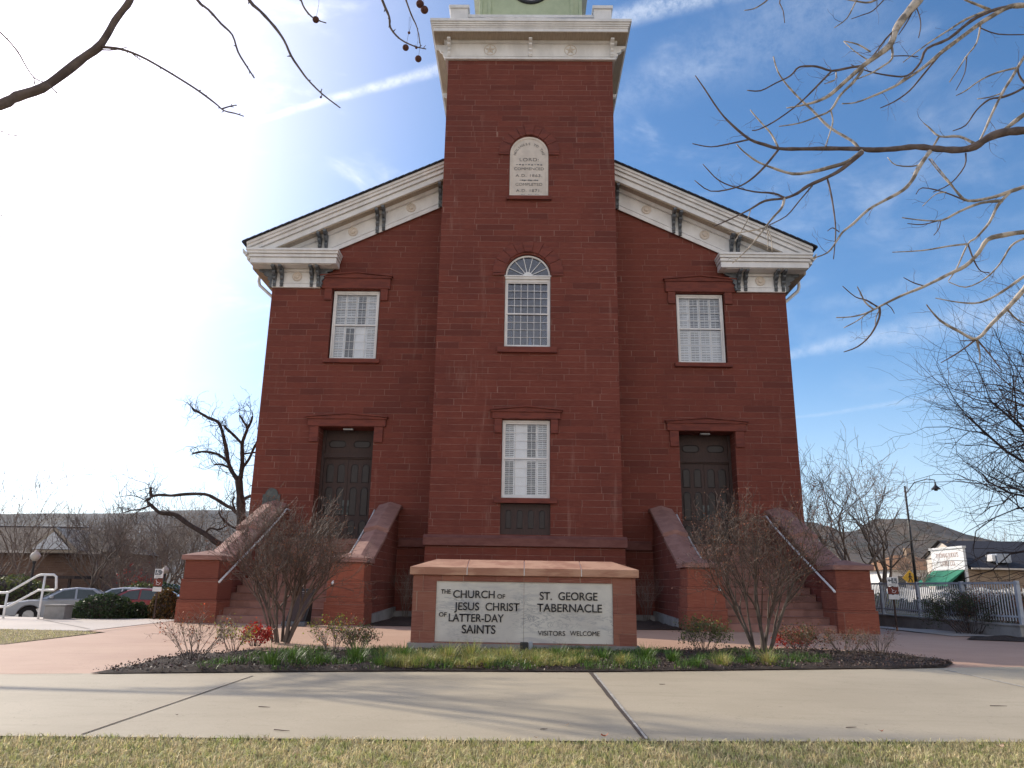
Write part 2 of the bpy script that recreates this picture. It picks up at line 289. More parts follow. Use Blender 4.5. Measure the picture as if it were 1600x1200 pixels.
# ------------------------------------------------------------------ mesh helpers
class MB:
    def __init__(s): s.v = []; s.f = []
    def add(s, vs, fs):
        k = len(s.v); s.v += [tuple(q) for q in vs]; s.f += [tuple(i+k for i in f) for f in fs]; return s
    def quad(s, *p): return s.add(p, [tuple(range(len(p)))])
    def box(s, x0, x1, y0, y1, z0, z1):
        v = [(x, y, z) for x in (x0, x1) for y in (y0, y1) for z in (z0, z1)]
        return s.add(v, [(0, 1, 3, 2), (4, 6, 7, 5), (0, 4, 5, 1), (2, 3, 7, 6), (0, 2, 6, 4), (1, 5, 7, 3)])
    def frustum(s, x0, x1, y0, y1, z0, z1, ix, iy):
        v = [(x0, y0, z0), (x1, y0, z0), (x1, y1, z0), (x0, y1, z0), (x0+ix, y0+iy, z1), (x1-ix, y0+iy, z1), (x1-ix, y1-iy, z1), (x0+ix, y1-iy, z1)]
        return s.add(v, [(3, 2, 1, 0), (4, 5, 6, 7), (0, 1, 5, 4), (1, 2, 6, 5), (2, 3, 7, 6), (3, 0, 4, 7)])
    def prism(s, poly, a0, a1, axis, shear=None):
        """poly: 2D points in the two remaining axes (in xyz order), extruded from a0 to a1 along axis"""
        n = len(poly); v = []
        for a in (a0, a1):
            for p in poly:
                q = list(p); q.insert(axis, a); v.append(tuple(q))
        f = [tuple(range(n))[::-1], tuple(range(n, 2*n))] + [(i, (i+1) % n, n+(i+1) % n, n+i) for i in range(n)]
        if shear: v = [shear(q) for q in v]
        return s.add(v, f)
    def tube(s, pts, rad, n=5, cap=True):
        pts = [Vector(p) for p in pts]; m = len(pts)
        if isinstance(rad, (int, float)): rad = [rad]*m
        k = len(s.v); ref = None
        for i, p in enumerate(pts):
            t = (pts[min(i+1, m-1)]-pts[max(i-1, 0)])
            if t.length < 1e-9: t = Vector((0, 0, 1))
            t.normalize()
            if ref is None: ref = t.orthogonal().normalized()
            a = ref-t*ref.dot(t)
            a = a.normalized() if a.length > 1e-6 else t.orthogonal().normalized()
            ref = a; b = t.cross(a)
            for j in range(n):
                q = 2*math.pi*j/n; s.v.append(tuple(p+(a*math.cos(q)+b*math.sin(q))*rad[i]))
        for i in range(m-1):
            for j in range(n):
                j2 = (j+1) % n; s.f.append((k+i*n+j, k+i*n+j2, k+(i+1)*n+j2, k+(i+1)*n+j))
        if cap and n > 2:
            s.f.append(tuple(k+j for j in range(n))[::-1]); s.f.append(tuple(k+(m-1)*n+j for j in range(n)))
        return s
    def ball(s, c, r, nu=10, nv=6, sz=1):
        vs = [(c[0]+r*math.cos(2*math.pi*j/nu)*math.sin(math.pi*i/nv), c[1]+r*math.sin(2*math.pi*j/nu)*math.sin(math.pi*i/nv), c[2]+r*sz*math.cos(math.pi*i/nv)) for i in range(nv+1) for j in range(nu)]
        return s.add(vs, [(i*nu+j, i*nu+(j+1) % nu, (i+1)*nu+(j+1) % nu, (i+1)*nu+j) for i in range(nv) for j in range(nu)])
    def lathe(s, prof, cx, cy, n=14):
        vs = [(cx+r*math.cos(2*math.pi*j/n), cy+r*math.sin(2*math.pi*j/n), z) for r, z in prof for j in range(n)]
        m = len(prof)
        return s.add(vs, [(i*n+j, i*n+(j+1) % n, (i+1)*n+(j+1) % n, (i+1)*n+j) for i in range(m-1) for j in range(n)]+[tuple(range(n))[::-1], tuple((m-1)*n+j for j in range(n))])
    def diskY(s, cx, cz, y0, y1, r, n=20):
        return s.prism([(cx+r*math.cos(2*math.pi*i/n), cz+r*math.sin(2*math.pi*i/n)) for i in range(n)], y0, y1, 1)
    def leaf(s, p, size, asp=.5):
        d = Vector((random.gauss(0, 1), random.gauss(0, 1), random.gauss(0, 1))).normalized(); e = d.orthogonal().normalized()
        w = d.cross(e); e = (e*math.cos(1.3*random.random())+w*math.sin(random.random()*6)).normalized()
        a = d*size; b = e*size*asp
        p = Vector(p); return s.add([p, p+a*.5+b, p+a, p+a*.5-b], [(0, 1, 2, 3)])
    def build(s, name, mat, parent=None, smooth=False, bevel=0, normals=True):
        me = bpy.data.meshes.new(name); me.from_pydata(s.v, [], s.f); me.update()
        if normals and len(s.f) < 60000:
            bm = bmesh.new(); bm.from_mesh(me); bmesh.ops.recalc_face_normals(bm, faces=bm.faces); bm.to_mesh(me); bm.free()
        me.materials.append(MAT[mat] if isinstance(mat, str) else mat)
        if smooth: me.polygons.foreach_set('use_smooth', [True]*len(me.polygons))
        o = bpy.data.objects.new(name, me); COL.objects.link(o)
        if parent is not None:
            o.parent = parent; o.matrix_parent_inverse = world_mat(parent).inverted()
        if bevel:
            b = o.modifiers.new('bevel', 'BEVEL'); b.width = bevel; b.segments = 2; b.limit_method = 'ANGLE'
        return o
def world_mat(o):
    m = Matrix.LocRotScale(o.location, o.rotation_euler, o.scale)
    if o.parent: m = world_mat(o.parent) @ o.matrix_parent_inverse @ m
    return m
def tag(o, label=None, cat=None, group=None, kind=None):
    if label: o['label'] = label
    if cat: o['category'] = cat
    if group: o['group'] = group
    if kind: o['kind'] = kind
    return o
def empty(name, loc, label, cat, group=None, rz=0):
    o = bpy.data.objects.new(name, None); COL.objects.link(o); o.location = loc; o.rotation_euler.z = rz; o.empty_display_size = .3
    return tag(o, label, cat, group)
def copy_tree(o, parent=None, loc=None):
    c = o.copy(); COL.objects.link(c); c.parent = parent
    if loc is not None: c.location = loc
    for ch in [q for q in COL.objects if q.parent == o]: copy_tree(ch, c)
    return c
def text_mesh(txt, size, mat, name, parent, origin, sx=1.0, extrude=.004, align='LEFT', font_shear=0, spacing=1, vert=True, rz=0, offset=0):
    cu = bpy.data.curves.new('t', 'FONT'); cu.body = txt; cu.size = size; cu.extrude = extrude; cu.align_x = align; cu.space_character = spacing; cu.offset = offset
    ob = bpy.data.objects.new('t', cu); COL.objects.link(ob)
    dg = bpy.context.evaluated_depsgraph_get(); dg.update()
    me = bpy.data.meshes.new_from_object(ob.evaluated_get(dg)); bpy.data.objects.remove(ob)
    m = Matrix.Translation(origin) @ Matrix.Rotation(rz, 4, 'Z') @ (Matrix.Rotation(math.pi/2, 4, 'X') if vert else Matrix()) @ Matrix.Diagonal((sx, 1, 1, 1))
    me.transform(m); me.materials.clear(); me.materials.append(MAT[mat] if isinstance(mat, str) else mat); me.name = name
    o = bpy.data.objects.new(name, me); COL.objects.link(o)
    if parent is not None:
        o.parent = parent; o.matrix_parent_inverse = world_mat(parent).inverted()
    return o
def wall_holes(mb, x0, x1, z0, z1, holes, y):
    xs = sorted({x0, x1, *[h[0] for h in holes], *[h[1] for h in holes]}); zs = sorted({z0, z1, *[h[2] for h in holes], *[h[3] for h in holes]})
    for i in range(len(xs)-1):
        for j in range(len(zs)-1):
            cx, cz = (xs[i]+xs[i+1])/2, (zs[j]+zs[j+1])/2
            if any(h[0] < cx < h[1] and h[2] < cz < h[3] for h in holes): continue
            mb.quad((xs[i], y, zs[j]), (xs[i+1], y, zs[j]), (xs[i+1], y, zs[j+1]), (xs[i], y, zs[j+1]))
def reveal(mb, x0, x1, z0, z1, y, d, top=True):
    mb.quad((x0, y, z0), (x0, y+d, z0), (x0, y+d, z1), (x0, y, z1)); mb.quad((x1, y, z0), (x1, y, z1), (x1, y+d, z1), (x1, y+d, z0))
    mb.quad((x0, y, z0), (x1, y, z0), (x1, y+d, z0), (x0, y+d, z0))
    if top: mb.quad((x0, y, z1), (x0, y+d, z1), (x1, y+d, z1), (x1, y, z1))
def arc(cx, cz, r, a0, a1, n): return [(cx+r*math.cos(a0+(a1-a0)*i/n), cz+r*math.sin(a0+(a1-a0)*i/n)) for i in range(n+1)]
def archpoly(cx, z0, zs, r, n=14): return [(cx-r, z0), (cx+r, z0)]+arc(cx, zs, r, 0, math.pi, n)
# ------------------------------------------------------------------ ground of the place
def gz(x, y):                                   # height of the land
    a = min(max((-x-9.0)/5, 0), 1)*min(max((y+3.5)/6, 0), 1)
    b = min(max((y-60)/400, 0), 1)
    return -.04-.80*a*a*(3-2*a) - 2.0*b
def ground():
    xs = sorted(set([-2590, -1500, -700, -300, -150, -90, -60, -40, -30]+[x*1.0 for x in range(-24, 18)]+[20, 30, 45, 70, 120, 300, 700, 1500, 2590]))
    ys = sorted(set([-900, -200, -60, -30]+[y*1.0 for y in range(-24, 14)]+[16, 20, 26, 35, 50, 60, 80, 120, 200, 400, 900, 1500, 1995]))
    mb = MB(); nx = len(xs)
    mb.v = [(x, y, gz(x, y)) for y in ys for x in xs]
    mb.f = [(j*nx+i, j*nx+i+1, (j+1)*nx+i+1, (j+1)*nx+i) for j in range(len(ys)-1) for i in range(nx-1)]
    tag(mb.build('ground', 'soil'), kind='structure')
ground()
def sheet(name, poly, z, mat, kind='structure', thick=0.0):
    mb = MB()
    if thick: mb.prism(poly, z-thick, z, 2)
    else: mb.add([(x, y, z) for x, y in poly], [tuple(range(len(poly)))])
    return tag(mb.build(name, mat), kind=kind)
FE = [(-4.59, -15.17), (-1.34, -14.48), (.73, -14.22), (4.55, -13.20), (5.5, -12.88)]      # back edge of the sidewalk
sheet('sidewalk', [(-16, -20.0), (-3.32, -18.42), (-.14, -18.27), (3.26, -17.98), (16, -17.4), (16, -10.0), (5.5, -12.88), (4.55, -13.20), (.73, -14.22), (-1.34, -14.48), (-4.59, -15.17), (-16, -18.0)], 0.004, 'sidewalk')
sheet('plaza', [(-16, -17.995), (-4.59, -15.165), (-1.34, -14.475), (.73, -14.215), (4.55, -13.195), (5.5, -12.875), (16, -9.995), (14, -6.9), (10.3, -5.6), (9.6, -4.0), (9.6, 0), (-8.6, 0), (-8.73, -3.9), (-8.48, -8.4), (-7.8, -8.8), (-7.7, -11.8), (-16, -14.5)], 0.0, 'plaza')
sheet('path', [(-30, -4.6), (-9.4, -3.7), (-8.5, -3.85), (-8.3, -8.6), (-30, -7.6)], 0.010, 'path', thick=.12)
sheet('side_path', [(9.7, -5.3), (10.4, -5.2), (30, -4.6), (30, -2.0), (10.6, -2.2), (9.7, 0)], 0.012, 'path')
# joints in the sidewalk
def strip(p, q, w, z): 
    p, q = Vector((*p, 0)), Vector((*q, 0)); n = (q-p).cross(Vector((0, 0, 1))).normalized()*w/2
    N = 14; out = []
    for k in range(N+1):
        c = p.lerp(q, k/N); j = random.uniform(-.15, .15)*w; out.append((c+n*(1+random.uniform(-.2, .2)), c-n*(1+random.uniform(-.2, .2)), j))
    mb = MB()
    for a, b in zip(out, out[1:]): mb.quad((a[0].x, a[0].y, z), (b[0].x, b[0].y, z), (b[1].x, b[1].y, z), (a[1].x, a[1].y, z))
    return mb
def gp(px, py): v = A(px, py, 2, 0); return (v.x, v.y)
tag(strip(gp(395, 1057), gp(128, 1149), .016, .008).build('sidewalk_joint', 'joint'), kind='structure')
tag(strip(gp(922, 1051), gp(1010, 1158), .050, .008).build('sidewalk_joint', 'joint'), kind='structure')
tag(strip(gp(929, 1054), gp(1011, 1157), .022, .011).build('joint_edging', 'palejoint'), kind='structure')
tag(strip(gp(1472, 1046), gp(1640, 1083), .045, .008).build('sidewalk_joint', 'palejoint'), kind='structure')
tag(strip(gp(128, 1054), gp(-40, 1054), .012, .012).build('sidewalk_joint', 'joint'), kind='structure')
tag(strip(gp(150, 989), gp(268, 973), .02, .016).build('path_joint', 'joint'), kind='structure')
tag(strip(gp(60, 968), gp(140, 984), .02, .016).build('path_joint', 'joint'), kind='structure')
# planting beds
BED = [gp(*p) for p in ((140, 1054), (232, 1036), (284, 1024), (460, 1019.5), (640, 1018), (1000, 1019), (1182, 1016), (1380, 1021), (1490, 1037.5), (1478, 1044), (1380, 1046.5))]+[(4.55, -13.16), (.73, -14.18), (-1.34, -14.44)]
def mound(name, poly, z, mat, hgt, label=None):
    bm = bmesh.new(); vs = [bm.verts.new((x, y, z)) for x, y in poly]; f = bm.faces.new(vs)
    bmesh.ops.triangulate(bm, faces=[f])
    for _ in range(4): bmesh.ops.subdivide_edges(bm, edges=[e for e in bm.edges if e.calc_length() > .25], cuts=1, use_grid_fill=True)
    bm.verts.ensure_lookup_table(); bd = {v for e in bm.edges if e.is_boundary for v in e.verts}
    for v in bm.verts:
        if v not in bd: v.co.z += hgt*(.5+noise.noise(v.co*2.2))+.025*noise.noise(v.co*9)
    me = bpy.data.meshes.new(name); bm.to_mesh(me); bm.free(); me.materials.append(MAT[mat]); o = bpy.data.objects.new(name, me); COL.objects.link(o)
    return tag(o, kind='structure')
mound('mulch_bed', BED, .014, 'mulch', .05)
mound('mulch_bed', [(-3.75, -5.0), (-3.75, 0), (3.75, 0), (3.8, -4.6), (1.8, -5.0), (-1.8, -5.0)], .016, 'mulch', .07)
mound('mulch_bed', [(9.3, -6.6), (9.9, -5.7), (12, -5.6), (16, -6.2), (16, -8.0), (11, -7.3)], .016, 'mulch', .06)
def inpoly(x, y, P):
    c = False
    for i in range(len(P)):
        (x1, y1), (x2, y2) = P[i-1], P[i]
        if (y1 > y) != (y2 > y) and x < (x2-x1)*(y-y1)/(y2-y1)+x1: c = not c
    return c
mb = MB(); k = 0
while k < 16000:
    x, y = random.uniform(-5.5, 6.5), random.uniform(-15.2, -9)
    if inpoly(x, y, BED):
        mb.leaf((x, y, .035+random.random()*.03), random.uniform(.012, .042), .33); k += 1
tag(mb.build('mulch_chips', 'chip', normals=False), 'loose dark wood chips covering the front planting bed', 'mulch', kind='stuff')
# lawns
sheet('lawn', [(-16, -40), (16, -40), (16, -17.41), (3.26, -17.99), (-.14, -18.28), (-3.32, -18.43), (-16, -20.01)], -.012, 'lawnsoil')
LL = [(-30, -7.62), (-8.55, -8.62), (-7.85, -8.95), (-7.72, -11.78), (-16, -14.45), (-30, -18)]
sheet('side_lawn', LL, .006, 'lawnsoil')
def blades(name, n, region, mat, h0, h1, w, label, cat, zbase=0.0, lean=.6, clump=None):
    rng = np.random.default_rng(5); P = []
    while len(P) < n:
        q = rng.uniform((region[0], region[1]), (region[2], region[3]), (n, 2)); 
        if clump is not None: q = np.array([a for a in q if clump(*a)])
        P += list(q)
    P = np.array(P[:n]); th = rng.uniform(0, 2*np.pi, n); h = rng.uniform(h0, h1, n); ww = w*rng.uniform(.6, 1.3, n)
    le = rng.uniform(.1, lean+.5, n)*h; tx, ty = np.cos(th), np.sin(th); ph = th+rng.uniform(-.9, .9, n)+np.pi/2
    sx, sy = np.cos(ph)*ww, np.sin(ph)*ww
    z0 = np.full(n, zbase)
    V = np.empty((n, 5, 3))
    V[:, 0] = np.c_[P[:, 0]-sx, P[:, 1]-sy, z0]; V[:, 1] = np.c_[P[:, 0]+sx, P[:, 1]+sy, z0]
    mx, my = P[:, 0]+tx*le*.4, P[:, 1]+ty*le*.4
    V[:, 2] = np.c_[mx+sx*.8, my+sy*.8, z0+h*.6]; V[:, 3] = np.c_[mx-sx*.8, my-sy*.8, z0+h*.6]
    V[:, 4] = np.c_[P[:, 0]+tx*le*1.1, P[:, 1]+ty*le*1.1, z0+h*(1-.25*le/h)]
    me = bpy.data.meshes.new(name); me.vertices.add(n*5); me.vertices.foreach_set('co', V.ravel())
    base = np.arange(n)[:, None]*5; L = np.concatenate([base+np.array([0, 1, 2, 3]), base+np.array([3, 2, 4])], 1)
    me.loops.add(n*7); me.loops.foreach_set('vertex_index', L.ravel().astype(np.int32))
    me.polygons.add(n*2); st = (np.arange(n)[:, None]*7+np.array([0, 4])).ravel(); me.polygons.foreach_set('loop_start', st.astype(np.int32))
    me.polygons.foreach_set('loop_total', np.tile([4, 3], n).astype(np.int32)); me.update(calc_edges=True); me.materials.append(MAT[mat])
    o = bpy.data.objects.new(name, me); COL.objects.link(o); return tag(o, label, cat, kind='stuff')
def lawn_edge(x): return np.interp(x, [-16, -3.32, -.14, 3.26, 16], [-20.0, -18.43, -18.28, -17.99, -17.42])
blades('lawn_grass', 125000, (-5, -20.6, 5, -17.7), 'lawnblade', .022, .058, .0032, 'dry yellow green winter lawn along the near edge of the sidewalk', 'grass', -.015, 1.0, lambda x, y: y < lawn_edge(x)+.05*noise.noise(Vector((x*5, 0, 0)))+.03*noise.noise(Vector((x*22, y*22, 0)))+.015)
blades('lawn_grass', 9000, (-13, -13, -7.6, -8.3), 'lawnblade', .02, .05, .004, 'dry patch of lawn beside the pale path on the left', 'grass', .0, 1.0, lambda x, y: inpoly(x, y, LL))
# ------------------------------------------------------------------ the church
W2 = 8.53; ZB = 10.45
church = empty('church', (0, 0, 0), 'red sandstone church with white gabled cornice and tall central tower', 'church')
def ztop(x): return 14.87-.474*(abs(x)-2.86)          # top line of the raking cornice
holes = [(-6.5, -4.9, 7.99, 10.42), (4.9, 6.5, 7.99, 10.42), (-6.57, -4.82, 2.25, 5.75), (4.82, 6.57, 2.25, 5.75)]
mb = MB(); wall_holes(mb, -W2, W2, -.1, ZB, holes, 0)
mb.quad((-W2, 0, ZB), (W2, 0, ZB), (W2, 0, ztop(W2)-.25), (0, 0, ztop(0)-.3), (-W2, 0, ztop(W2)-.25))
for s in (-1, 1): mb.quad((s*W2, 0, -.1), (s*W2, 32, -.1), (s*W2, 32, 11.6), (s*W2, 0, 11.6))
mb.quad((-W2, 32, -.1), (W2, 32, -.1), (W2, 32, 11.6), (0, 32, 16), (-W2, 32, 11.6))
for h in holes: reveal(mb, *h, 0, .2 if h[2] > 6 else .62)
mb.build('wall', 'wall', church, normals=False)
for a, b in ((-W2-.1, -8.0), (-3.84, -2.92), (2.92, 3.84), (8.0, W2+.1)):
    mb = MB(); mb.box(a, b, -.10, -.003, 2.05, 2.26); mb.prism([(-.10, 2.26), (-.003, 2.26), (-.003, 2.33)], a, b, 0); mb.build('water_table', 'band', church, bevel=.01)
for a, b in ((-W2-.06, -8.0), (8.0, W2+.06)): MB().box(a, b, -.06, -.002, -.1, 2.05).build('plinth', 'pier', church)
for a, b in ((-3.84, -2.90), (2.90, 3.84)): MB().box(a, b, -.35, -.003, -.1, .18).build('footing', 'foundation', church)
# tower
tower = None
TY = -1.3; T2 = 2.81
th = [(-.72, .72, 8.04, 10.45), (-.72, .72, 10.45, 11.19), (-.72, .72, 3.42, 5.78), (-.73, .73, 2.38, 3.28), (-.64, .64, 13.19, 14.77), (-.64, .64, 14.77, 15.42)]
mb = MB(); wall_holes(mb, -T2, T2, 2.3, 18.42, th, TY)
def spandrel(mb, r, zs, zt, y, d):
    a = arc(0, zs, r, math.pi, math.pi/2, 12); mb.quad(*[(x, y, z) for x, z in [(-r, zt)]+a[::1]+[(0, zt)]][::-1])
    b = arc(0, zs, r, 0, math.pi/2, 12); mb.quad(*[(x, y, z) for x, z in [(r, zt)]+b+[(0, zt)]])
    full = arc(0, zs, r, 0, math.pi, 24)
    for p, q in zip(full, full[1:]): mb.quad((p[0], y, p[1]), (q[0], y, q[1]), (q[0], y+d, q[1]), (p[0], y+d, p[1]))
spandrel(mb, .72, 10.45, 11.19, TY, .2); spandrel(mb, .64, 14.77, 15.42, TY, .1)
reveal(mb, -.72, .72, 8.04, 10.45, TY, .2, top=False); reveal(mb, -.72, .72, 3.42, 5.78, TY, .2); reveal(mb, -.64, .64, 13.19, 14.77, TY, .1, top=False); reveal(mb, -.73, .73, 2.38, 3.28, TY, .12)
for s in (-1, 1): mb.quad((s*T2, TY, 2.3), (s*T2, 4.3, 2.3), (s*T2, 4.3, 18.42), (s*T2, TY, 18.42))
mb.quad((-T2, 4.3, 12), (T2, 4.3, 12), (T2, 4.3, 18.42), (-T2, 4.3, 18.42))
tower = mb.build('tower', 'wall', church, normals=False)
mb = MB(); mb.box(-T2-.06, T2+.06, TY-.06, .0, -.1, 2.04); mb.build('tower_base', 'wall', tower)
mb = MB(); mb.box(-T2-.12, T2+.12, TY-.16, -.003, 2.045, 2.27); mb.prism([(TY-.16, 2.27), (-.003, 2.27), (-.003, 2.36), (TY-.02, 2.36)], -T2-.12, T2+.12, 0); mb.build('tower_water_table', 'band', tower, bevel=.012)
# hoods, sills, arches in dressed stone
def hood(x0, x1, zb, ze, zp, y, ears, earz, proj=.14):
    m = MB(); xc = (x0+x1)/2
    m.box(x0+.07, x1-.07, y-proj*.6, y-.003, zb, ze-.06)
    m.prism([(x0+.03, ze-.06), (x1-.03, ze-.06), (x1-.03, ze-.01), (xc, zp-.05), (x0+.03, ze-.01)], y-proj*.85, y-.003, 1)
    for s, xe in ((-1, x0), (1, x1)):
        p = [(xe-0*s, ze-.01), (xc, zp-.05), (xc, zp), (xe, ze+.045)]
        m.prism(p, y-proj*1.15, y-.003, 1)
    for a, b in ears: m.box(a, b, y-proj*.45, y-.004, earz, zb-.001)
    return m
def dsill(x0, x1, z0, z1, y): return MB().box(x0, x1, y-.11, y+.15, z0, z1)
hood(-6.93, -4.50, 10.44, 10.86, 11.02, 0, [(-6.76, -6.51), (-4.89, -4.64)], 10.03).build('window_hood', 'trim', church, bevel=.012)
hood(4.50, 6.93, 10.44, 10.86, 11.02, 0, [(6.51, 6.76), (4.64, 4.89)], 10.03).build('window_hood', 'trim', church, bevel=.012)
hood(-7.0, -4.38, 5.76, 6.05, 6.2, 0, [(-6.86, -6.58), (-4.81, -4.53)], 5.26).build('door_hood', 'trim', church, bevel=.012)
hood(4.38, 7.0, 5.76, 6.05, 6.2, 0, [(6.58, 6.86), (4.53, 4.81)], 5.26).build('door_hood', 'trim', church, bevel=.012)
hood(-1.09, 1.09, 5.79, 6.05, 6.19, TY, [(-.95, -.73), (.73, .95)], 5.36).build('window_hood', 'trim', tower, bevel=.012)
for x0 in (-6.62, 4.78): dsill(x0, x0+1.84, 7.86, 8.0, 0).build('window_sill', 'trim', church, bevel=.01)
dsill(-.92, .92, 7.87, 8.05, TY).build('window_sill', 'trim', tower, bevel=.01)
dsill(-.92, .92, 3.28, 3.43, TY).build('window_sill', 'trim', tower, bevel=.01)
dsill(-.72, .74, 13.06, 13.19, TY).build('plaque_sill', 'trim', tower, bevel=.01)
def archstone(r, ro, zs, zb, key, y):
    m = MB(); n = 4
    for s in (-1, 1):
        for k in range(n):
            a0 = math.pi/2-(math.pi/2-.10)*(k/n)-.13*(1-k/n); a1 = math.pi/2-(math.pi/2-.10)*((k+1)/n)-.13*(1-(k+1)/n)+.012
            if k == n-1: a1 = .012
            P = [(s*r*math.cos(a0+(a1-a0)*t/4), zs+r*math.sin(a0+(a1-a0)*t/4)) for t in range(5)]
            Q = [(s*ro*math.cos(a1+(a0-a1)*t/4), zs+ro*math.sin(a1+(a0-a1)*t/4)) for t in range(5)]
            m.prism(P+Q, y-.045, y-.003, 1)
        m.prism([(s*r, zb), (s*ro, zb), (s*ro, zs+.0), (s*r, zs+.0)], y-.05, y-.003, 1)
    m.prism([(-.11, zs+r*.98), (.11, zs+r*.98), (.19, key), (-.19, key)], y-.085, y-.003, 1); return m
archstone(.735, 1.12, 10.50, 10.42, 11.55, TY).build('window_arch', 'trim', tower, bevel=.01)
archstone(.655, 1.0, 14.80, 14.72, 15.82, TY).build('plaque_arch', 'trim', tower, bevel=.01)
# inscribed plaque
mb = MB(); mb.prism(archpoly(0, 13.19, 14.77, .635, 20), TY+.01, TY+.09, 1); plq = mb.build('inscribed_plaque', 'cream', tower)
mb = MB()
P1, P2 = archpoly(0, 13.2, 14.77, .625, 20), archpoly(0, 13.27, 14.77, .56, 20)
for i in range(len(P1)):
    a, b, c, d = P1[i-1], P1[i], P2[i], P2[i-1]
    mb.add([(a[0], TY-.015, a[1]), (b[0], TY-.015, b[1]), (c[0], TY-.005, c[1]), (d[0], TY-.005, d[1]), (c[0], TY+.012, c[1]), (d[0], TY+.012, d[1])], [(0, 1, 2, 3), (3, 2, 4, 5)])
mb.build('plaque_border', 'cream', tower)
for t, z, sz, sx, sp in (('LORD:', 14.50, .17, 1.25, 1.1), ('COMMENCED', 14.17, .14, 1.12, 1.0), ('A.D. 1863.', 13.92, .145, 1.2, 1.15), ('COMPLETED', 13.60, .14, 1.12, 1.0), ('A.D. 1871.', 13.37, .145, 1.2, 1.1)):
    text_mesh(t, sz, 'plaqueink', 'plaque_lettering', tower, (0, TY+.005, z), sx, .003, 'CENTER', spacing=sp)
w = 'HOLINESS TO THE'; mbt = None
for i, ch in enumerate(w):
    if ch == ' ': continue
    a = R(168)-R(156)*i/(len(w)-1); r = .44
    o = text_mesh(ch, .12, 'plaqueink', 'plaque_lettering', tower, (0, 0, 0), 1.05, .003, 'CENTER')
    o.data.transform(Matrix.Translation((r*math.cos(a), TY+.005, 14.66+r*math.sin(a))) @ Matrix.Rotation(-(a-math.pi/2), 4, 'Y'))
mb = MB()
for z, wd in ((14.37, .8), (13.80, .55), (13.27, .6)):
    for k in range(9):
        x = -wd/2+wd*k/8; mb.box(x-.03, x+.03, TY-.0, TY+.012, z-.006-.01*((k*7) % 3), z+.006+.006*((k*5) % 3))
mb.build('plaque_flourish', 'grey', tower)
# windows
def sash(x0, x1, z0, z1, y, nx, nz, fr=.045, mu=.014):
    """one sash: frame and muntins as one mesh"""
    m = MB(); m.box(x0, x0+fr, y, y+.04, z0, z1); m.box(x1-fr, x1, y, y+.04, z0, z1); m.box(x0+fr, x1-fr, y+.001, y+.039, z0, z0+fr); m.box(x0+fr, x1-fr, y+.001, y+.039, z1-fr, z1)
    for i in range(1, nx): x = x0+fr+(x1-x0-2*fr)*i/nx; m.box(x-mu/2, x+mu/2, y+.005, y+.03, z0+fr, z1-fr)
    for j in range(1, nz):
        z = z0+fr+(z1-z0-2*fr)*j/nz
        m.box(x0+fr, x1-fr, y+.007, y+.028, z-mu/2, z+mu/2)
    return m
def shutter_leaf(m, x0, x1, z0, z1, y, tilt, solid=False, fr=.035):
    m.box(x0, x0+fr, y, y+.025, z0, z1); m.box(x1-fr, x1, y, y+.025, z0, z1); m.box(x0+fr, x1-fr, y, y+.025, z0, z0+.05); m.box(x0+fr, x1-fr, y, y+.025, z1-.05, z1)
    if solid: m.box(x0+fr, x1-fr, y+.005, y+.02, z0+.05, z1-.05); return
    n = int((z1-z0-.1)/.055)
    for k in range(n):
        z = z0+.05+(z1-z0-.1)*(k+.5)/n; dy, dz = .025*math.cos(tilt), .025*math.sin(tilt)
        m.quad((x0+fr, y+.012-dy, z-dz), (x1-fr, y+.012-dy, z-dz), (x1-fr, y+.012+dy, z+dz), (x0+fr, y+.012+dy, z+dz))
    m.box((x0+x1)/2-.006, (x0+x1)/2+.006, y-.02, y-.008, z0+.05, z1-.05)
def window(par, x0, x1, z0, z1, y, tilts, name='window', seed=0):
    m = MB(); f = .05
    m.box(x0, x0+f, y, y+.10, z0, z1); m.box(x1-f, x1, y, y+.10, z0, z1); m.box(x0+f, x1-f, y, y+.10, z1-f*1.3, z1); m.box(x0+f, x1-f, y-.02, y+.10, z0, z0+f*1.2)
    root = m.build(name, 'white', par, bevel=.004)
    zm = z0+(z1-z0)*.505
    sash(x0+f, x1-f, zm-.02, z1-f*1.3, y+.025, 4, 4).build('upper_sash', 'white', root)
    sash(x0+f, x1-f, z0+f*1.2, zm+.025, y+.055, 4, 4, mu=.012).build('lower_sash', 'white', root)
    MB().box(x0+f, x1-f, y+.088, y+.09, z0+f, z1-f).build('pane', 'glass', root)
    m = MB(); n = 4; ws = (x1-x0-2*f)/n
    for i in range(n):
        for lo, t in ((True, tilts[i]), (False, tilts[4+i])):
            a, b = (z0+f, zm) if lo else (zm, z1-f)
            shutter_leaf(m, x0+f+ws*i+.004, x0+f+ws*(i+1)-.004, a+.01, b-.01, y+.17, t if t is not None else 0, t is None)
    m.build('shutter', 'shutter', root, normals=False)
    m = MB(); m.box(x0-.2, x1+.2, y+.5, y+.52, z0-.2, z1+.2); m.build('room_behind', 'interior', root)
    return root
window(church, -6.46, -4.94, 8.0, 10.40, .1, [1.15, .35, None, 1.2, 1.0, 1.05, .6, 1.25])
window(church, 4.94, 6.46, 8.0, 10.40, .1, [1.2, 1.0, 1.1, 1.2, 1.2, .75, .8, .8])
window(tower, -.71, .71, 3.44, 5.77, TY+.08, [.5, None, .45, .9, .9, None, .35, .95], 'tower_window')
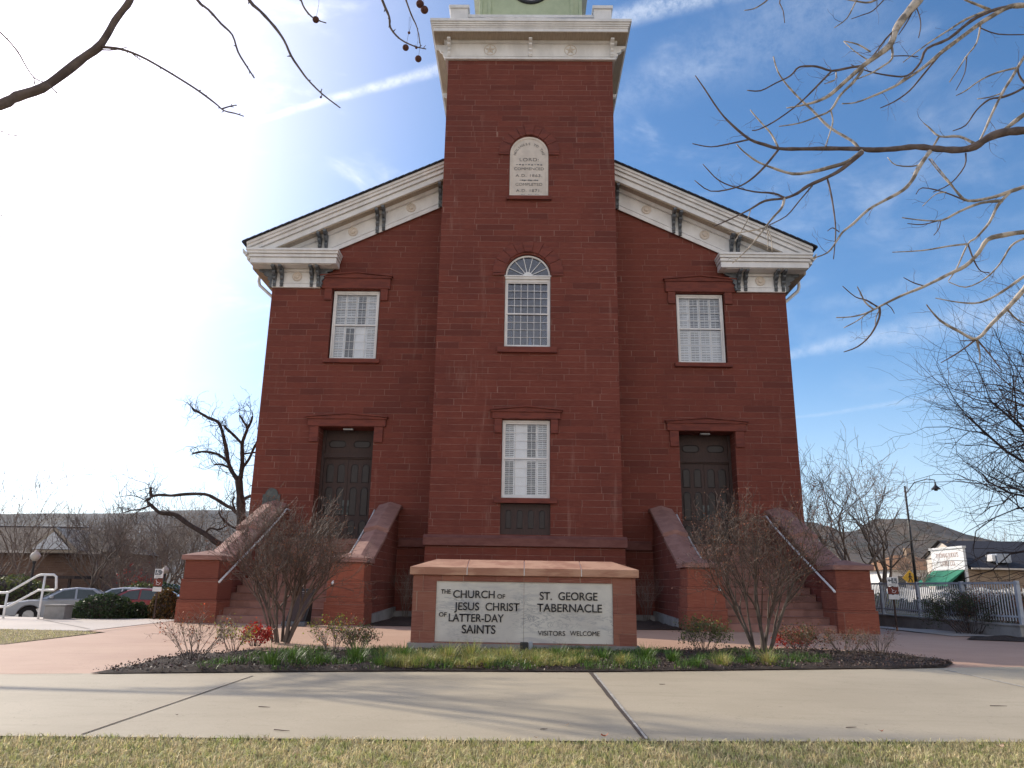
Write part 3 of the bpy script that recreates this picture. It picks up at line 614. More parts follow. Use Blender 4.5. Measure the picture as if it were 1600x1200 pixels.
# arched window of the tower
y = TY+.07; m = MB(); f = .05
m.box(-.71, -.66, y, y+.1, 8.05, 10.40); m.box(.66, .71, y, y+.1, 8.05, 10.40); m.box(-.66, .66, y, y+.1, 8.05, 8.13)
m.box(-.74, .74, y-.08, y+.1, 10.40, 10.44); m.box(-.71, .71, y-.05, y+.1, 10.33, 10.40); m.box(-.66, .66, y, y+.1, 10.24, 10.33)
A1, A2 = arc(0, 10.44, .705, 0, math.pi, 28), arc(0, 10.44, .655, 0, math.pi, 28)
for i in range(28):
    a, b, c, d = A1[i], A1[i+1], A2[i+1], A2[i]
    m.add([(a[0], y, a[1]), (b[0], y, b[1]), (c[0], y, c[1]), (d[0], y, d[1]), (c[0], y+.1, c[1]), (d[0], y+.1, d[1])], [(0, 1, 2, 3), (3, 2, 4, 5)])
aw = m.build('arched_window', 'white', tower)
m = MB(); m.prism(archpoly(0, 10.44, 10.44, .15, 12), y+.02, y+.05, 1)
for k in range(1, 7):
    a = math.pi*k/7; c, s_ = math.cos(a), math.sin(a); w_ = .011
    m.prism([(.13*c-w_*s_, 10.44+.13*s_+w_*c), (.13*c+w_*s_, 10.44+.13*s_-w_*c), (.665*c+w_*s_, 10.44+.665*s_-w_*c), (.665*c-w_*s_, 10.44+.665*s_+w_*c)], y+.025, y+.045, 1)
m.build('fanlight', 'white', aw)
sash(-.66, .66, 9.16, 10.24, y+.02, 6, 4, .04).build('upper_sash', 'white', aw)
sash(-.66, .66, 8.13, 9.20, y+.05, 6, 4, .04).build('lower_sash', 'white', aw)
m = MB(); m.box(-.66, .66, y+.085, y+.087, 8.1, 10.3); m.prism(archpoly(0, 10.44, 10.44, .66, 20), y+.06, y+.062, 1); m.build('pane', 'darkglass', aw)
m = MB()
for s, ys in ((-1, .3), (1, .3)):
    for k in range(2):
        z0_ = 8.15+1.05*k
        MBs = MB(); shutter_leaf(MBs, 0, .42, z0_, z0_+1.0, 0, .6)
        for v in MBs.v:
            pass
        ang = R(72)
        vs = [(s*(.62-v[0]*math.cos(ang)), y+.14+v[0]*math.sin(ang)+v[1], v[2]) for v in MBs.v]
        m.add(vs, MBs.f)
m.build('shutter', 'shutter', aw, normals=False)
MB().box(-1.2, 1.2, y+1.4, y+1.42, 7.6, 11.4).build('room_behind', 'interior', aw)
m = MB(); m.lathe([(.055, 8.14), (.055, 8.28), (.04, 8.32), (.035, 8.36), (.05, 8.40), (.035, 8.45), (.0, 8.46)], .09, y+.2); m.build('newel_post', 'shutter', aw)
m = MB(); m.box(.18, .36, y+.2, y+.22, 8.2, 8.23); m.box(.18, .36, y+.2, y+.22, 8.14, 8.16)
for q in range(4): m.box(.2+q*.05, .215+q*.05, y+.2, y+.22, 8.16, 8.2)
m.build('stair_rail', 'shutter', aw)
# panel under the tower window
def groove_arch(m, cx, w, z0, z1, y, t=.018, closed=True):
    r = w/2; outer = [(cx-r, z0), (cx+r, z0)]+arc(cx, z1-r, r, 0, math.pi, 10)
    inner = [(cx-r+t, z0+t), (cx+r-t, z0+t)]+arc(cx, z1-r, r-t, 0, math.pi, 10)
    for i in range(len(outer)):
        a, b, c, d = outer[i-1], outer[i], inner[i], inner[i-1]
        m.add([(a[0], y, a[1]), (b[0], y, b[1]), (c[0], y-.012, c[1]), (d[0], y-.012, d[1])], [(0, 1, 2, 3)])
    m.add([(p[0], y+.001, p[1]) for p in inner], [tuple(range(len(inner)))])
pn = MB().box(-.73, .73, TY+.08, TY+.12, 2.36, 3.28).build('apron_panel', 'brown', tower)
m = MB()
for k in range(4): groove_arch(m, -.49+.327*k, .17, 2.56, 3.1, TY+.078)
m.build('apron_moulding', 'groove', tower, normals=False)
# entrance doors
def door(s):
    xc = s*5.695; y = .60; x0, x1 = xc-.875, xc+.875
    m = MB(); m.box(x0, x0+.09, y-.06, y+.1, 2.25, 5.75); m.box(x1-.09, x1, y-.06, y+.1, 2.25, 5.75); m.box(x0+.09, x1-.09, y-.05, y+.1, 4.82, 4.98); m.box(x0+.09, x1-.09, y-.085, y+.1, 4.86, 4.93)
    m.box(x0+.09, x1-.09, y, y+.1, 4.98, 5.75)
    d = m.build('entrance_door', 'brown', church, bevel=.006)
    m = MB()
    for k in (-1, 1):
        cx = xc+k*.40; P = []
        for c0, a0 in ((cx+.16, -math.pi/2), (cx-.16, math.pi/2)): P += [(c0+.12*math.cos(a0+math.pi*t/8), 5.3+.12*math.sin(a0+math.pi*t/8)) for t in range(9)]
        Q = [(cx+(p[0]-cx)*.9, 5.3+(p[1]-5.3)*.82) for p in P]
        for i in range(len(P)): a, b, c, e = P[i-1], P[i], Q[i], Q[i-1]; m.add([(a[0], y-.004, a[1]), (b[0], y-.004, b[1]), (c[0], y-.018, c[1]), (e[0], y-.018, e[1])], [(0, 1, 2, 3)])
        m.add([(p[0], y-.002, p[1]) for p in Q], [tuple(range(len(Q)))])
    m.build('transom_moulding', 'groove', d, normals=False)
    for k in (-1, 1):
        a, b = (x0+.095, xc-.004) if k < 0 else (xc+.004, x1-.095)
        MB().box(a, b, y, y+.05, 2.26, 4.82).build('door_leaf', 'brown', d)
        m = MB()
        for q in (.27, .73):
            cx = a+(b-a)*q
            for z0, z1 in ((4.05, 4.66), (3.02, 3.92), (2.42, 2.88)): groove_arch(m, cx, .24, z0, z1, y-.003, .022)
        m.build('door_moulding', 'groove', d, normals=False)
        hx = xc+k*.075
        m = MB(); m.box(hx-.03, hx+.03, y-.02, y-.002, 3.05, 3.5); m.tube([(hx, y-.02, 3.12), (hx, y-.07, 3.14), (hx, y-.07, 3.3), (hx, y-.02, 3.32)], .012, 6); m.build('door_handle', 'bronze', d, bevel=.004)
    m = MB(); m.box(xc-.16, xc+.16, .18, .36, 5.69, 5.745); m.build('ceiling_light', 'steel', d, bevel=.015)
    MB().box(x0, x1, 0.0, .6, 2.235, 2.252).build('threshold', 'steel', d)
for s in (-1, 1): door(s)
# wall plaque beside the left stair
m = MB(); P = [(-8.14, 3.2), (-7.6, 3.2), (-7.6, 3.58)]+arc(-7.87, 3.58, .2, 0, math.pi, 8)+[(-8.14, 3.58)]; m.prism(P, -.05, -.003, 1)
for k in range(5): m.box(-8.05, -7.69, -.058, -.05, 3.27+k*.06, 3.285+k*.06)
m.build('memorial_plaque', 'bronze', church, bevel=.01)
# ---- white cornices
OH = .68
def rake(m, prof, x_in, x_out, sides=(-1, 1)):
    """prof: (y, t) points, t measured below/above the top rake line; swept down both slopes"""
    for s in sides:
        n = len(prof); vs = [(s*x, y, ztop(x)+t) for x in (x_in, x_out) for y, t in prof]
        m.add(vs, [tuple(range(n)), tuple(range(n, 2*n))]+[(i, (i+1) % n, n+(i+1) % n, n+i) for i in range(n)])
def bracket(cx, zt, zb, y0, y1, w=.10, mat='grey', par=None, xdir=None, name='bracket'):
    """scrolled bracket: hangs zb..zt against the plane y0, reaching out to y1 (<y0) at its top"""
    h = zt-zb; d = y0-y1; P = [(0, 0)]
    prof = [(.16, 0), (.20, .03), (.13, .08), (.22, .14), (.24, .24), (.15, .30), (.18, .34), (.34, .42), (.36, .50), (.26, .55), (.42, .60), (.62, .68), (.66, .76), (.52, .80), (.80, .84), (1.0, .90), (1.0, 1.0)]
    pts = [(0, zb)]+[(q*d, zb+t*h) for q, t in prof]+[(0, zt)]
    m = MB()
    if xdir is None: m.prism([(y0-a, z) for a, z in pts], cx-w/2, cx+w/2, 0)
    else: m.prism([(cx+xdir*a, z) for a, z in pts], y0-w/2, y0+w/2, 1)
    return m.build(name, mat, par, bevel=.008)
for s in (-1, 1):
    m = MB(); m.prism([(s*W2, ZB), (s*6.92, ZB), (s*6.92, 11.2), (s*6.53, 11.82), (s*2.80, 13.59), (s*2.80, 14.55), (s*W2, ztop(W2)-.3)], -.06, -.003, 1)
    gc = m.build('gable_cornice', 'white', church)
    m = MB()
    for t0, t1, y0 in ((-.09, 0, -OH), (-.19, -.09, -OH+.05), (-.22, -.19, -OH+.13), (-.34, -.22, -OH+.11), (-.37, -.34, -OH+.20), (-.56, -.37, -OH+.17)):
        rake(m, [(y0, t0), (-.06, t0), (-.06, t1), (y0, t1)], 2.815, 9.30, (s,))
    m.build('crown_moulding', 'white', gc)
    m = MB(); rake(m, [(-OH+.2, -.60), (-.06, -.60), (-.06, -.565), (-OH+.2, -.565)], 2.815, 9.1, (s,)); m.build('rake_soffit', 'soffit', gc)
    m = MB(); rake(m, [(-.16, -.70), (-.063, -.70), (-.063, -.605), (-.22, -.605)], 2.815, 8.6, (s,)); m.build('bed_moulding', 'white', gc)
    m = MB(); rake(m, [(-.10, -1.19), (-.063, -1.19), (-.063, -1.15), (-.10, -1.15)], 2.815, 6.6, (s,)); rake(m, [(-.09, -1.36), (-.063, -1.36), (-.063, -1.20), (-.09, -1.20)], 2.815, 6.6, (s,))
    a, b = sorted((s*W2, s*6.92)); m.box(a, b, -.10, -.063, 10.60, 10.64); m.box(a, b, -.09, -.063, 10.45, 10.59); m.box(a, b, -.13, -.063, 11.0, 11.09)
    m.build('frieze_moulding', 'white', gc)
    m = MB()
    for z0, z1, p in ((11.53, 11.60, 0), (11.44, 11.53, .04), (11.42, 11.44, .11), (11.33, 11.42, .085), (11.31, 11.33, .16), (11.12, 11.31, .13)):
        a, b = sorted((s*(9.30-p), s*(6.24+p*.6))); m.box(a, b, -OH+p, -.064, z0, z1)
    a, b = sorted((s*9.12, s*6.5)); m.box(a, b, -OH+.2, -.065, 11.10, 11.12)
    m.build('return_cornice', 'white', gc)
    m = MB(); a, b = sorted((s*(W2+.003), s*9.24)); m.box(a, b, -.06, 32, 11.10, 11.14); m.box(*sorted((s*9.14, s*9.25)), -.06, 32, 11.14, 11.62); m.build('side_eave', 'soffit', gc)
    m = MB(); P = [(s*9.26, 11.42), (s*9.34, 11.36), (s*9.42, 11.44), (s*9.44, 11.60), (s*9.42, 11.60), (s*9.40, 11.46), (s*9.33, 11.40), (s*9.28, 11.60), (s*9.26, 11.60)]
    m.prism(P, -.60, 32, 1); m.build('gutter', 'white', gc)
    m = MB(); m.tube([(s*9.35, .9, 11.42), (s*9.35, .9, 11.05), (s*9.30, .9, 10.9), (s*8.68, .9, 10.35), (s*8.63, .9, 10.1), (s*8.63, .9, 0)], .055, 8); m.build('downspout', 'white', gc, smooth=True)
    for xa in (-.105, .105):
        for xc in (6.92, 5.02): bracket(s*xc+xa, ztop(xc+xa*s)-.60, max(ztop(xc+xa*s)-1.36, 11.6), -.064, -.50, .10, 'grey', gc)
    bracket(s*3.03, ztop(3.03)-.60, ztop(3.03)-1.36, -.064, -.50, .10, 'grey', gc)
    for xc in (8.44, 8.20, 7.20, 6.98): bracket(s*xc, 11.10, 10.47, -.064, -.50, .10, 'grey', gc)
    bracket(s*8.54, 11.10, 10.47, -.02, -.50, .10, 'grey', gc, xdir=s); bracket(s*6.92, 11.10, 10.47, -.11, -.50, .09, 'grey', gc, xdir=-s)
    for xm, zm in ((7.71, 10.84), (5.95, 12.50), (4.02, 13.42)):
        m = MB(); m.lathe([(.165, 0), (.165, .02), (.135, .035), (.09, .02), (.075, .02), (.07, .05), (.03, .065), (.0, .066)], 0, 0, 22)
        m.v = [(s*xm+v[0], -.063-v[2], zm+v[1]) for v in m.v]; m.build('medallion', 'cream', gc, smooth=False)
# roof
m = MB()
for s in (-1, 1):
    vs = [(0, -OH-.06, ztop(0)+.01), (s*9.44, -OH-.06, ztop(9.44)+.01), (s*9.44, 32.4, ztop(9.44)+.01), (0, 32.4, ztop(0)+.01)]
    vs += [(x, y, z+.045) for x, y, z in vs]; m.add(vs, [(0, 1, 2, 3), (4, 5, 6, 7), (0, 1, 5, 4), (1, 2, 6, 5), (2, 3, 7, 6), (3, 0, 4, 7)])
    for k in range(30):                         # ragged shingle butts along the rake
        x0 = 2.9+k*.218; m.add([(s*x0, -OH-.075, ztop(x0)+.02), (s*(x0+.2), -OH-.075, ztop(x0+.2)+.02), (s*(x0+.2), -OH-.075, ztop(x0+.2)+.055), (s*x0, -OH-.075, ztop(x0)+.068)], [(0, 1, 2, 3)])
m.build('roof', 'roof', church, normals=True)
# ---- tower cornice and belfry
m = MB(); m.box(-T2-.05, T2+.05, TY-.07, 4.37, 18.42, 19.08); tc_ = m.build('tower_cornice', 'white', church)
m = MB()
for z0, z1, p in ((18.36, 18.44, .10), (18.48, 18.50, .085), (18.98, 19.07, .16)): m.box(-T2-p, T2+p, TY-p, 4.3+p, z0, z1)
m.build('frieze_moulding', 'white', tc_)
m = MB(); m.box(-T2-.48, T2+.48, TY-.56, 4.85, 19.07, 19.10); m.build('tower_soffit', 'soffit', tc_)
m = MB()
for z0, z1, p in ((19.10, 19.24, .48), (19.24, 19.30, .50), (19.30, 19.36, .53), (19.36, 19.43, .56), (19.43, 19.53, .60)): m.box(-T2-p, T2+p, TY-p-.06, 4.3+p, z0, z1)
m.build('crown_moulding', 'white', tc_)
for xc in (-T2+.02, .0, T2-.02): bracket(xc, 19.0, 18.45, TY-.075, TY-.40, .12, 'white', tc_)
for s in (-1, 1):
    for yy in (TY+.05, 1.2, 3.9): bracket(s*(T2+.05), 19.0, 18.40, yy, 0, .12, 'white', tc_, xdir=s*.0+s*1.0) if False else None
def side_bracket(s, yy, par):
    m = MB(); d = .42; prof = [(.2, 0), (.24, .06), (.14, .12), (.34, .24), (.36, .34), (.22, .42), (.5, .5), (.66, .62), (.55, .70), (.85, .78), (1.0, .88), (1.0, 1.0)]
    pts = [(0, 18.46)]+[(q*d, 18.46+t*.52) for q, t in prof]+[(0, 18.98)]
    m.prism([(s*(T2+.055+a), z) for a, z in pts], yy-.07, yy+.07, 1); m.build('bracket', 'white', par, bevel=.01)
for s in (-1, 1):
    for yy in (TY+.06, 1.4, 4.1): side_bracket(s, yy, tc_)
for s in (-1, 1):                               # star ornaments
    cx, cz = s*1.38, 18.74; m = MB()
    P = [(cx+(.20 if i % 2 == 0 else .075)*math.sin(math.pi*i/5), cz+(.20 if i % 2 == 0 else .075)*math.cos(math.pi*i/5)) for i in range(10)]
    for i in range(10): a, b = P[i-1], P[i]; m.add([(a[0], TY-.072, a[1]), (b[0], TY-.072, b[1]), (cx, TY-.12, cz)], [(0, 1, 2)])
    for i in range(24):
        a0, a1 = 2*math.pi*i/24, 2*math.pi*(i+1)/24
        m.add([(cx+r*math.cos(a), TY-yy, cz+r*math.sin(a)) for a in (a0, a1) for r, yy in ((.215, .07), (.205, .09), (.19, .07))], [(0, 1, 4, 3), (1, 2, 5, 4)])
    m.build('star_ornament', 'cream', tc_, normals=False)
m = MB()
for x0 in (-2.76, 2.16):
    for yb in (-1.75, 4.1):
        m = MB(); m.box(x0, x0+.6, yb, yb+.6, 19.53, 20.10); m.box(x0-.05, x0+.65, yb-.05, yb+.65, 20.10, 20.22); m.frustum(x0+.1, x0+.5, yb+.1, yb+.5, 20.22, 20.36, .12, .12); m.build('balustrade_pier', 'white', tc_, bevel=.01)
m = MB(); m.box(-2.16, 2.16, -1.62, -1.42, 19.53, 19.60); m.box(-2.16, 2.16, -1.64, -1.40, 19.86, 19.96)
for k in range(12): m.box(-2.06+k*.37, -1.96+k*.37, -1.57, -1.47, 19.60, 19.86)
m.build('balustrade', 'white', tc_, bevel=.006)
m = MB(); m.box(-1.95, 1.95, .6, 4.0, 19.53, 24.0); m.box(-2.05, 2.05, .5, 4.1, 19.53, 20.0)
for x0 in (-1.95, -1.62, 1.50, 1.83): m.box(x0, x0+.12, .55, .6, 20.0, 24.0)
bf = m.build('belfry', 'green', church, bevel=.01)
m = MB(); m.frustum(-2.3, 2.3, .3, 4.3, 24.0, 24.4, .1, .1); m.frustum(-1.7, 1.7, .8, 3.9, 24.4, 27.5, .2, .2); m.frustum(-1.4, 1.4, 1.0, 3.7, 27.5, 31.5, 1.2, 1.2); m.build('belfry_top', 'white', church)
m = MB()
for i in range(32):
    a0, a1 = 2*math.pi*i/32, 2*math.pi*(i+1)/32
    m.add([(r*math.cos(a), yy, 23.15+r*math.sin(a)) for a in (a0, a1) for r, yy in ((.78, .6), (.76, .52), (.66, .52), (.64, .59))], [(0, 1, 5, 4), (1, 2, 6, 5), (2, 3, 7, 6)])
m.build('clock_ring', 'black', bf, normals=False)
MB().diskY(0, 23.15, .57, .6, .65, 28).build('clock_face', 'white', bf)
# ---- entrance stairs
def stairs(s):
    xi0, xi1, xo0, xo1 = 3.85, 4.40, 7.38, 7.95
    def X(a, b): return sorted((s*a, s*b))
    n = 13; top = 2.24; rise = top/n; run = 4.4/12; prof = [(0-.003, -.1), (-.003, top), (-.55, top)]
    y = -.55
    for k in range(1, n): prof += [(y, top-rise*k+0.0), (y-run, top-rise*k)]; y -= run
    prof = [(-.003, 0), (-.003, top), (-.55, top)]; y = -.55
    for k in range(1, n):
        z = top-rise*k; prof += [(y+.02, z+rise-.035), (y+.02, z), (y-run, z)]; y -= run
    prof += [(y+.0, 0)]
    m = MB(); m.prism(prof, *X(xi1-.01, xo0+.01), 0); st = m.build('entrance_staircase', 'step', church)
    for a, b, nm in ((xi0, xi1, 'cheek_wall'), (xo0, xo1, 'cheek_wall')):
        def zl(y): return 3.18+.42*y
        m = MB(); m.prism([(-.004, -.1), (-.004, zl(0)), (-4.2, zl(-4.2)), (-4.2, -.1)], *X(a+.04, b-.04), 0); m.build(nm, 'wall', st)
        m = MB(); m.prism([(-.004, -.1), (-.004, .30), (-4.2, .20), (-4.2, -.1)], *X(a-.02, b+.02), 0); m.build('footing', 'foundation', st)
        def cap(y0, y1, lift, e):
            xs = [a-.05-e, (a+b)/2, b+.05+e]; mm = MB()
            for yy in (y0, y1):
                z = zl(yy)+lift; mm.v += [(s*xs[0], yy, z), (s*xs[0], yy, z+.10), (s*xs[1], yy, z+.20), (s*xs[2], yy, z+.10), (s*xs[2], yy, z)]
            mm.f += [(0, 1, 2, 3, 4), (5, 6, 7, 8, 9)]+[(i, (i+1) % 5, 5+(i+1) % 5, 5+i) for i in range(5)]; return mm
        c1 = cap(-.25, -2.3, .11, .02); c1.add([(s*(a-.07), -.004, zl(-.25)+.11), (s*(a-.07), -.004, zl(-.25)+.21), (s*(a+b)/2, -.004, zl(-.25)+.31), (s*(b+.07), -.004, zl(-.25)+.21), (s*(b+.07), -.004, zl(-.25)+.11),
                (s*(a-.07), -.25, zl(-.25)+.11), (s*(a-.07), -.25, zl(-.25)+.21), (s*(a+b)/2, -.25, zl(-.25)+.31), (s*(b+.07), -.25, zl(-.25)+.21), (s*(b+.07), -.25, zl(-.25)+.11)],
                [(0, 1, 2, 3, 4), (5, 6, 7, 8, 9)]+[(i, (i+1) % 5, 5+(i+1) % 5, 5+i) for i in range(5)])
        c1.build('coping', 'cap', st, bevel=.01)
        cap(-2.3, -4.25, .0, 0).build('coping', 'cap', st, bevel=.01)
    for a, b, nm in ((3.84, 4.66, 'pier'), (7.33, 8.15, 'pier')):
        m = MB()
        for z0, z1, g in ((-.1, .52, .07), (.52, 1.0, .035), (1.0, 1.44, 0)): m.box(*X(a-g, b+g), -4.97-g, -4.12+g, z0, z1)
        m.build(nm, 'pier', st, bevel=.012)
        m = MB(); x0, x1 = X(a-.07, b+.07); m.box(x0, x1, -5.05, -4.05, 1.44, 1.55); m.frustum(x0, x1, -5.05, -4.05, 1.55, 1.68, .46, .46); m.build('pier_cap', 'cap', st, bevel=.008)
    for xr in (7.24, 4.56):
        m = MB(); P = [(s*xr, -5.1, 1.0), (s*xr, -5.12, .93), (s*xr, -5.08, .93), (s*xr, -4.9, 1.02), (s*xr, -2.5, 2.08), (s*xr, -.9, 2.83), (s*xr, -.45, 3.10), (s*xr, -.1, 3.10)]
        m.tube(P[2:], .026, 8)
        for yy, zz in ((-4.3, 1.28), (-2.6, 2.03), (-.9, 2.83)): m.tube([(s*xr, yy, zz-.02), (s*(xr+(.13 if xr > 6 else -.13)), yy, zz-.05)], .012, 5)
        m.build('handrail', 'whitepaint', st, smooth=True)
for s in (-1, 1): stairs(s)
# ------------------------------------------------------------------ church sign in the planting bed
def fit_text(txt, x0, x1, zb, zc, y, parent, mat='letter', name='lettering', ex=.006, off=.0):
    o = text_mesh(txt, 1, mat, name, None, (0, 0, 0), extrude=0, offset=off); me = o.data
    co_ = np.empty(len(me.vertices)*3); me.vertices.foreach_get('co', co_); co_ = co_.reshape(-1, 3)
    mn, mx = co_.min(0), co_.max(0); H = (.729 if txt.upper() == txt else mx[2])
    co_[:, 0] = x0+(co_[:, 0]-mn[0])*(x1-x0)/(mx[0]-mn[0]); co_[:, 2] = zb+(co_[:, 2]-0)*(zc-zb)/H; co_[:, 1] = y
    me.vertices.foreach_set('co', co_.ravel()); me.update()
    sm = o.modifiers.new('thickness', 'SOLIDIFY'); sm.thickness = ex; sm.offset = 0
    if parent is not None: o.parent = parent; o.matrix_parent_inverse = world_mat(parent).inverted()
    return o
sign = empty('monument_sign', (-.06, -11.1, 0), 'long red sandstone sign with tan hipped coping and inscribed pale marble panels', 'sign')
MB().box(-1.80, 1.70, -11.50, -10.62, -.05, .10).build('footing', 'foundation', sign)
m = MB(); F_ = -11.45
wall_holes(m, -1.76, 1.66, .08, 1.10, [(-1.40, 1.31, .12, 1.01)], F_); reveal(m, -1.40, 1.31, .12, 1.01, F_, .03)
m.quad((-1.76, F_, .08), (-1.76, -10.66, .08), (-1.76, -10.66, 1.1), (-1.76, F_, 1.1)); m.quad((1.66, F_, .08), (1.66, -10.66, .08), (1.66, -10.66, 1.1), (1.66, F_, 1.1)); m.quad((-1.76, -10.66, .08), (1.66, -10.66, .08), (1.66, -10.66, 1.1), (-1.76, -10.66, 1.1))
m.build('body', 'signstone', sign, normals=False)
MB().box(-1.44, 1.35, F_-.02, F_+.02, .055, .118).build('ledge', 'cap', sign, bevel=.006)
for a, b in ((-1.398, -.052), (-.048, 1.308)): MB().box(a, b, F_+.025, F_+.05, .122, 1.008).build('marble_panel', 'marble', sign)
xb = [-1.81, -.93, -.05, .83, 1.71]
for i in range(4):
    a, b = xb[i]+(.006 if i else 0), xb[i+1]-(.006 if i < 3 else 0); ra = a+(.36 if i == 0 else 0); rb = b-(.36 if i == 3 else 0)
    m = MB(); y0, y1, ym = F_-.05, -10.62, -11.03
    m.add([(a, y0, 1.10), (b, y0, 1.10), (b, y1, 1.10), (a, y1, 1.10), (a, y0, 1.215), (b, y0, 1.215), (b, y1, 1.215), (a, y1, 1.215), (ra, ym, 1.35), (rb, ym, 1.35)],
          [(3, 2, 1, 0), (0, 1, 5, 4), (2, 3, 7, 6), (4, 5, 9, 8), (6, 7, 8, 9), (1, 2, 6, 5), (3, 0, 4, 7), (5, 6, 9), (7, 4, 8)])
    m.build('coping_slab', 'signcap', sign, bevel=.005)
m = MB()
for x in xb[1:4]: m.prism([(F_-.045, 1.105), (F_-.045, 1.205), (-11.03, 1.335), (-10.63, 1.2), (-10.63, 1.105)], x-.0058, x+.0058, 0)
m.build('coping_joint', 'white', sign)
TX = lambda x: -1.40+(x-185)*.002225
TZ = lambda yy: 1.01-(yy-(300+.0))*.00206
for t, a, b, y0, y1 in (('THE', 218, 285, 390, 357), ('CHURCH', 303, 590, 418, 362), ('OF', 608, 662, 423, 390), ('JESUS  CHRIST', 313, 762, 506, 448), ('OF', 210, 262, 553, 521), ('LATTER-DAY', 278, 655, 587, 529),
                        ('SAINTS', 370, 600, 670, 608), ('ST.  GEORGE', 900, 1298, 430, 371), ('TABERNACLE', 883, 1328, 514, 455), ('VISITORS', 890, 1075, 683, 648), ('WELCOME', 1108, 1310, 683, 648)):
    sk = (a-190)/1200*14
    fit_text(t, TX(a), TX(b), TZ(y0-sk+2), TZ(y1-sk+2), F_+.02, sign, ex=.014, off=(-.006 if t in ('VISITORS', 'WELCOME') else .009))
fl = empty('floodlight', (-.02, -12.0, 0), 'small dark floodlight box with grey junction box in front of the sign', 'floodlight')
MB().box(-.10, .015, -12.05, -11.93, -.02, .17).build('lamp_housing', 'black', fl, bevel=.01); MB().box(.02, .08, -12.03, -11.95, .03, .18).build('junction_box', 'greypaint', fl, bevel=.008); MB().tube([(.05, -11.99, -.05), (.05, -11.99, .04)], .012, 6).build('stake', 'greypaint', fl)
# ------------------------------------------------------------------ plants
def rv(s=1): return Vector((random.gauss(0, s), random.gauss(0, s), random.gauss(0, s)))
def limb(mb, p, d, L, r, lvl, P, ends=None, sides=None):
    n = P.get('seg', 4) if lvl < 3 else 3; pts = [Vector(p)]; d = Vector(d).normalized(); r1 = r*P.get('taper', .55)
    for i in range(n):
        d = (d+rv(P['wig']*(1+.3*lvl))+Vector((0, 0, P['up']*(1 if lvl > 0 else .3)))).normalized(); pts.append(pts[-1]+d*L/n)
    rad = [r+(r1-r)*i/n for i in range(n+1)]
    mb.tube(pts, rad, sides or (7 if lvl == 0 else 5 if lvl == 1 else 4 if lvl == 2 else 3), cap=False)
    if lvl >= P['lvls']:
        if ends is not None: ends.append(pts[-1])
        return
    k = P['kids'][min(lvl, len(P['kids'])-1)]
    for j in range(k):
        t = random.uniform(P.get('t0', .3) if lvl else P.get('tt', .5), 1.0) if j else 1.0
        f = t*n; i = min(int(f), n-1); q = pts[i].lerp(pts[i+1], f-i); dd = (pts[i+1]-pts[i]).normalized()
        o = dd.orthogonal().normalized(); o.rotate(Matrix.Rotation(random.uniform(0, 6.28), 3, dd)); a = R(random.uniform(*P['ang'])) * (.5 if j == 0 else 1)
        nd = dd*math.cos(a)+o*math.sin(a)
        limb(mb, q, nd, L*random.uniform(*P['ratio']), max(rad[i]*P.get('rr', .62), P.get('rmin', .004)), lvl+1, P, ends)
def bare_tree(name, base, H, label, cat='tree', group=None, seed=1, trunk_r=.16, bark='bark', twig='twig', P=None, lean=(0, 0, 1), leaves=None, trunks=1):
    random.seed(seed); P0 = dict(wig=.10, up=.10, lvls=4, kids=(5, 4, 4, 3), ang=(22, 52), ratio=(.55, .78), seg=5, taper=.6, rr=.58, rmin=.012, tt=.45, t0=.3)
    P0.update(P or {}); t = empty(name, base, label, cat, group)
    tr = MB(); cr = MB(); ends = []
    for q in range(trunks):
        d = (Vector(lean)+rv(.05 if trunks == 1 else .25)).normalized(); d.z = abs(d.z); L = H*P0.get('tl', .42); n = 5; pts = [Vector(base)-Vector((0, 0, .15))]
        for i in range(n): d = (d+rv(.06)).normalized(); pts.append(pts[-1]+d*L/n)
        rad = [trunk_r*(1.35-.65*(i/n)**.6) for i in range(n+1)]; tr.tube(pts, rad, 9, cap=False)
        k = P0['kids'][0]
        for j in range(k):
            f = n*(random.uniform(P0['tt'], 1) if j > 1 else 1); i = min(int(f), n-1); c = pts[i].lerp(pts[i+1], f-i)
            dd = (pts[i+1]-pts[i]).normalized(); o = dd.orthogonal().normalized(); o.rotate(Matrix.Rotation(2.4*j+random.uniform(0, 1), 3, dd)); a = R(random.uniform(*P0['ang']))
            limb(cr, c, dd*math.cos(a)+o*math.sin(a), H*.36*random.uniform(.75, 1.15), rad[i]*.62, 1, P0, ends)
    tr.build('trunk', bark, t, smooth=True); cr.build('branches', twig, t, normals=False)
    if leaves:
        m = MB()
        for e in ends:
            for _ in range(leaves[1]): m.leaf(e+rv(leaves[2]), leaves[3]*random.uniform(.6, 1.3), .55)
        m.build('leaves', leaves[0], t, normals=False)
    return t
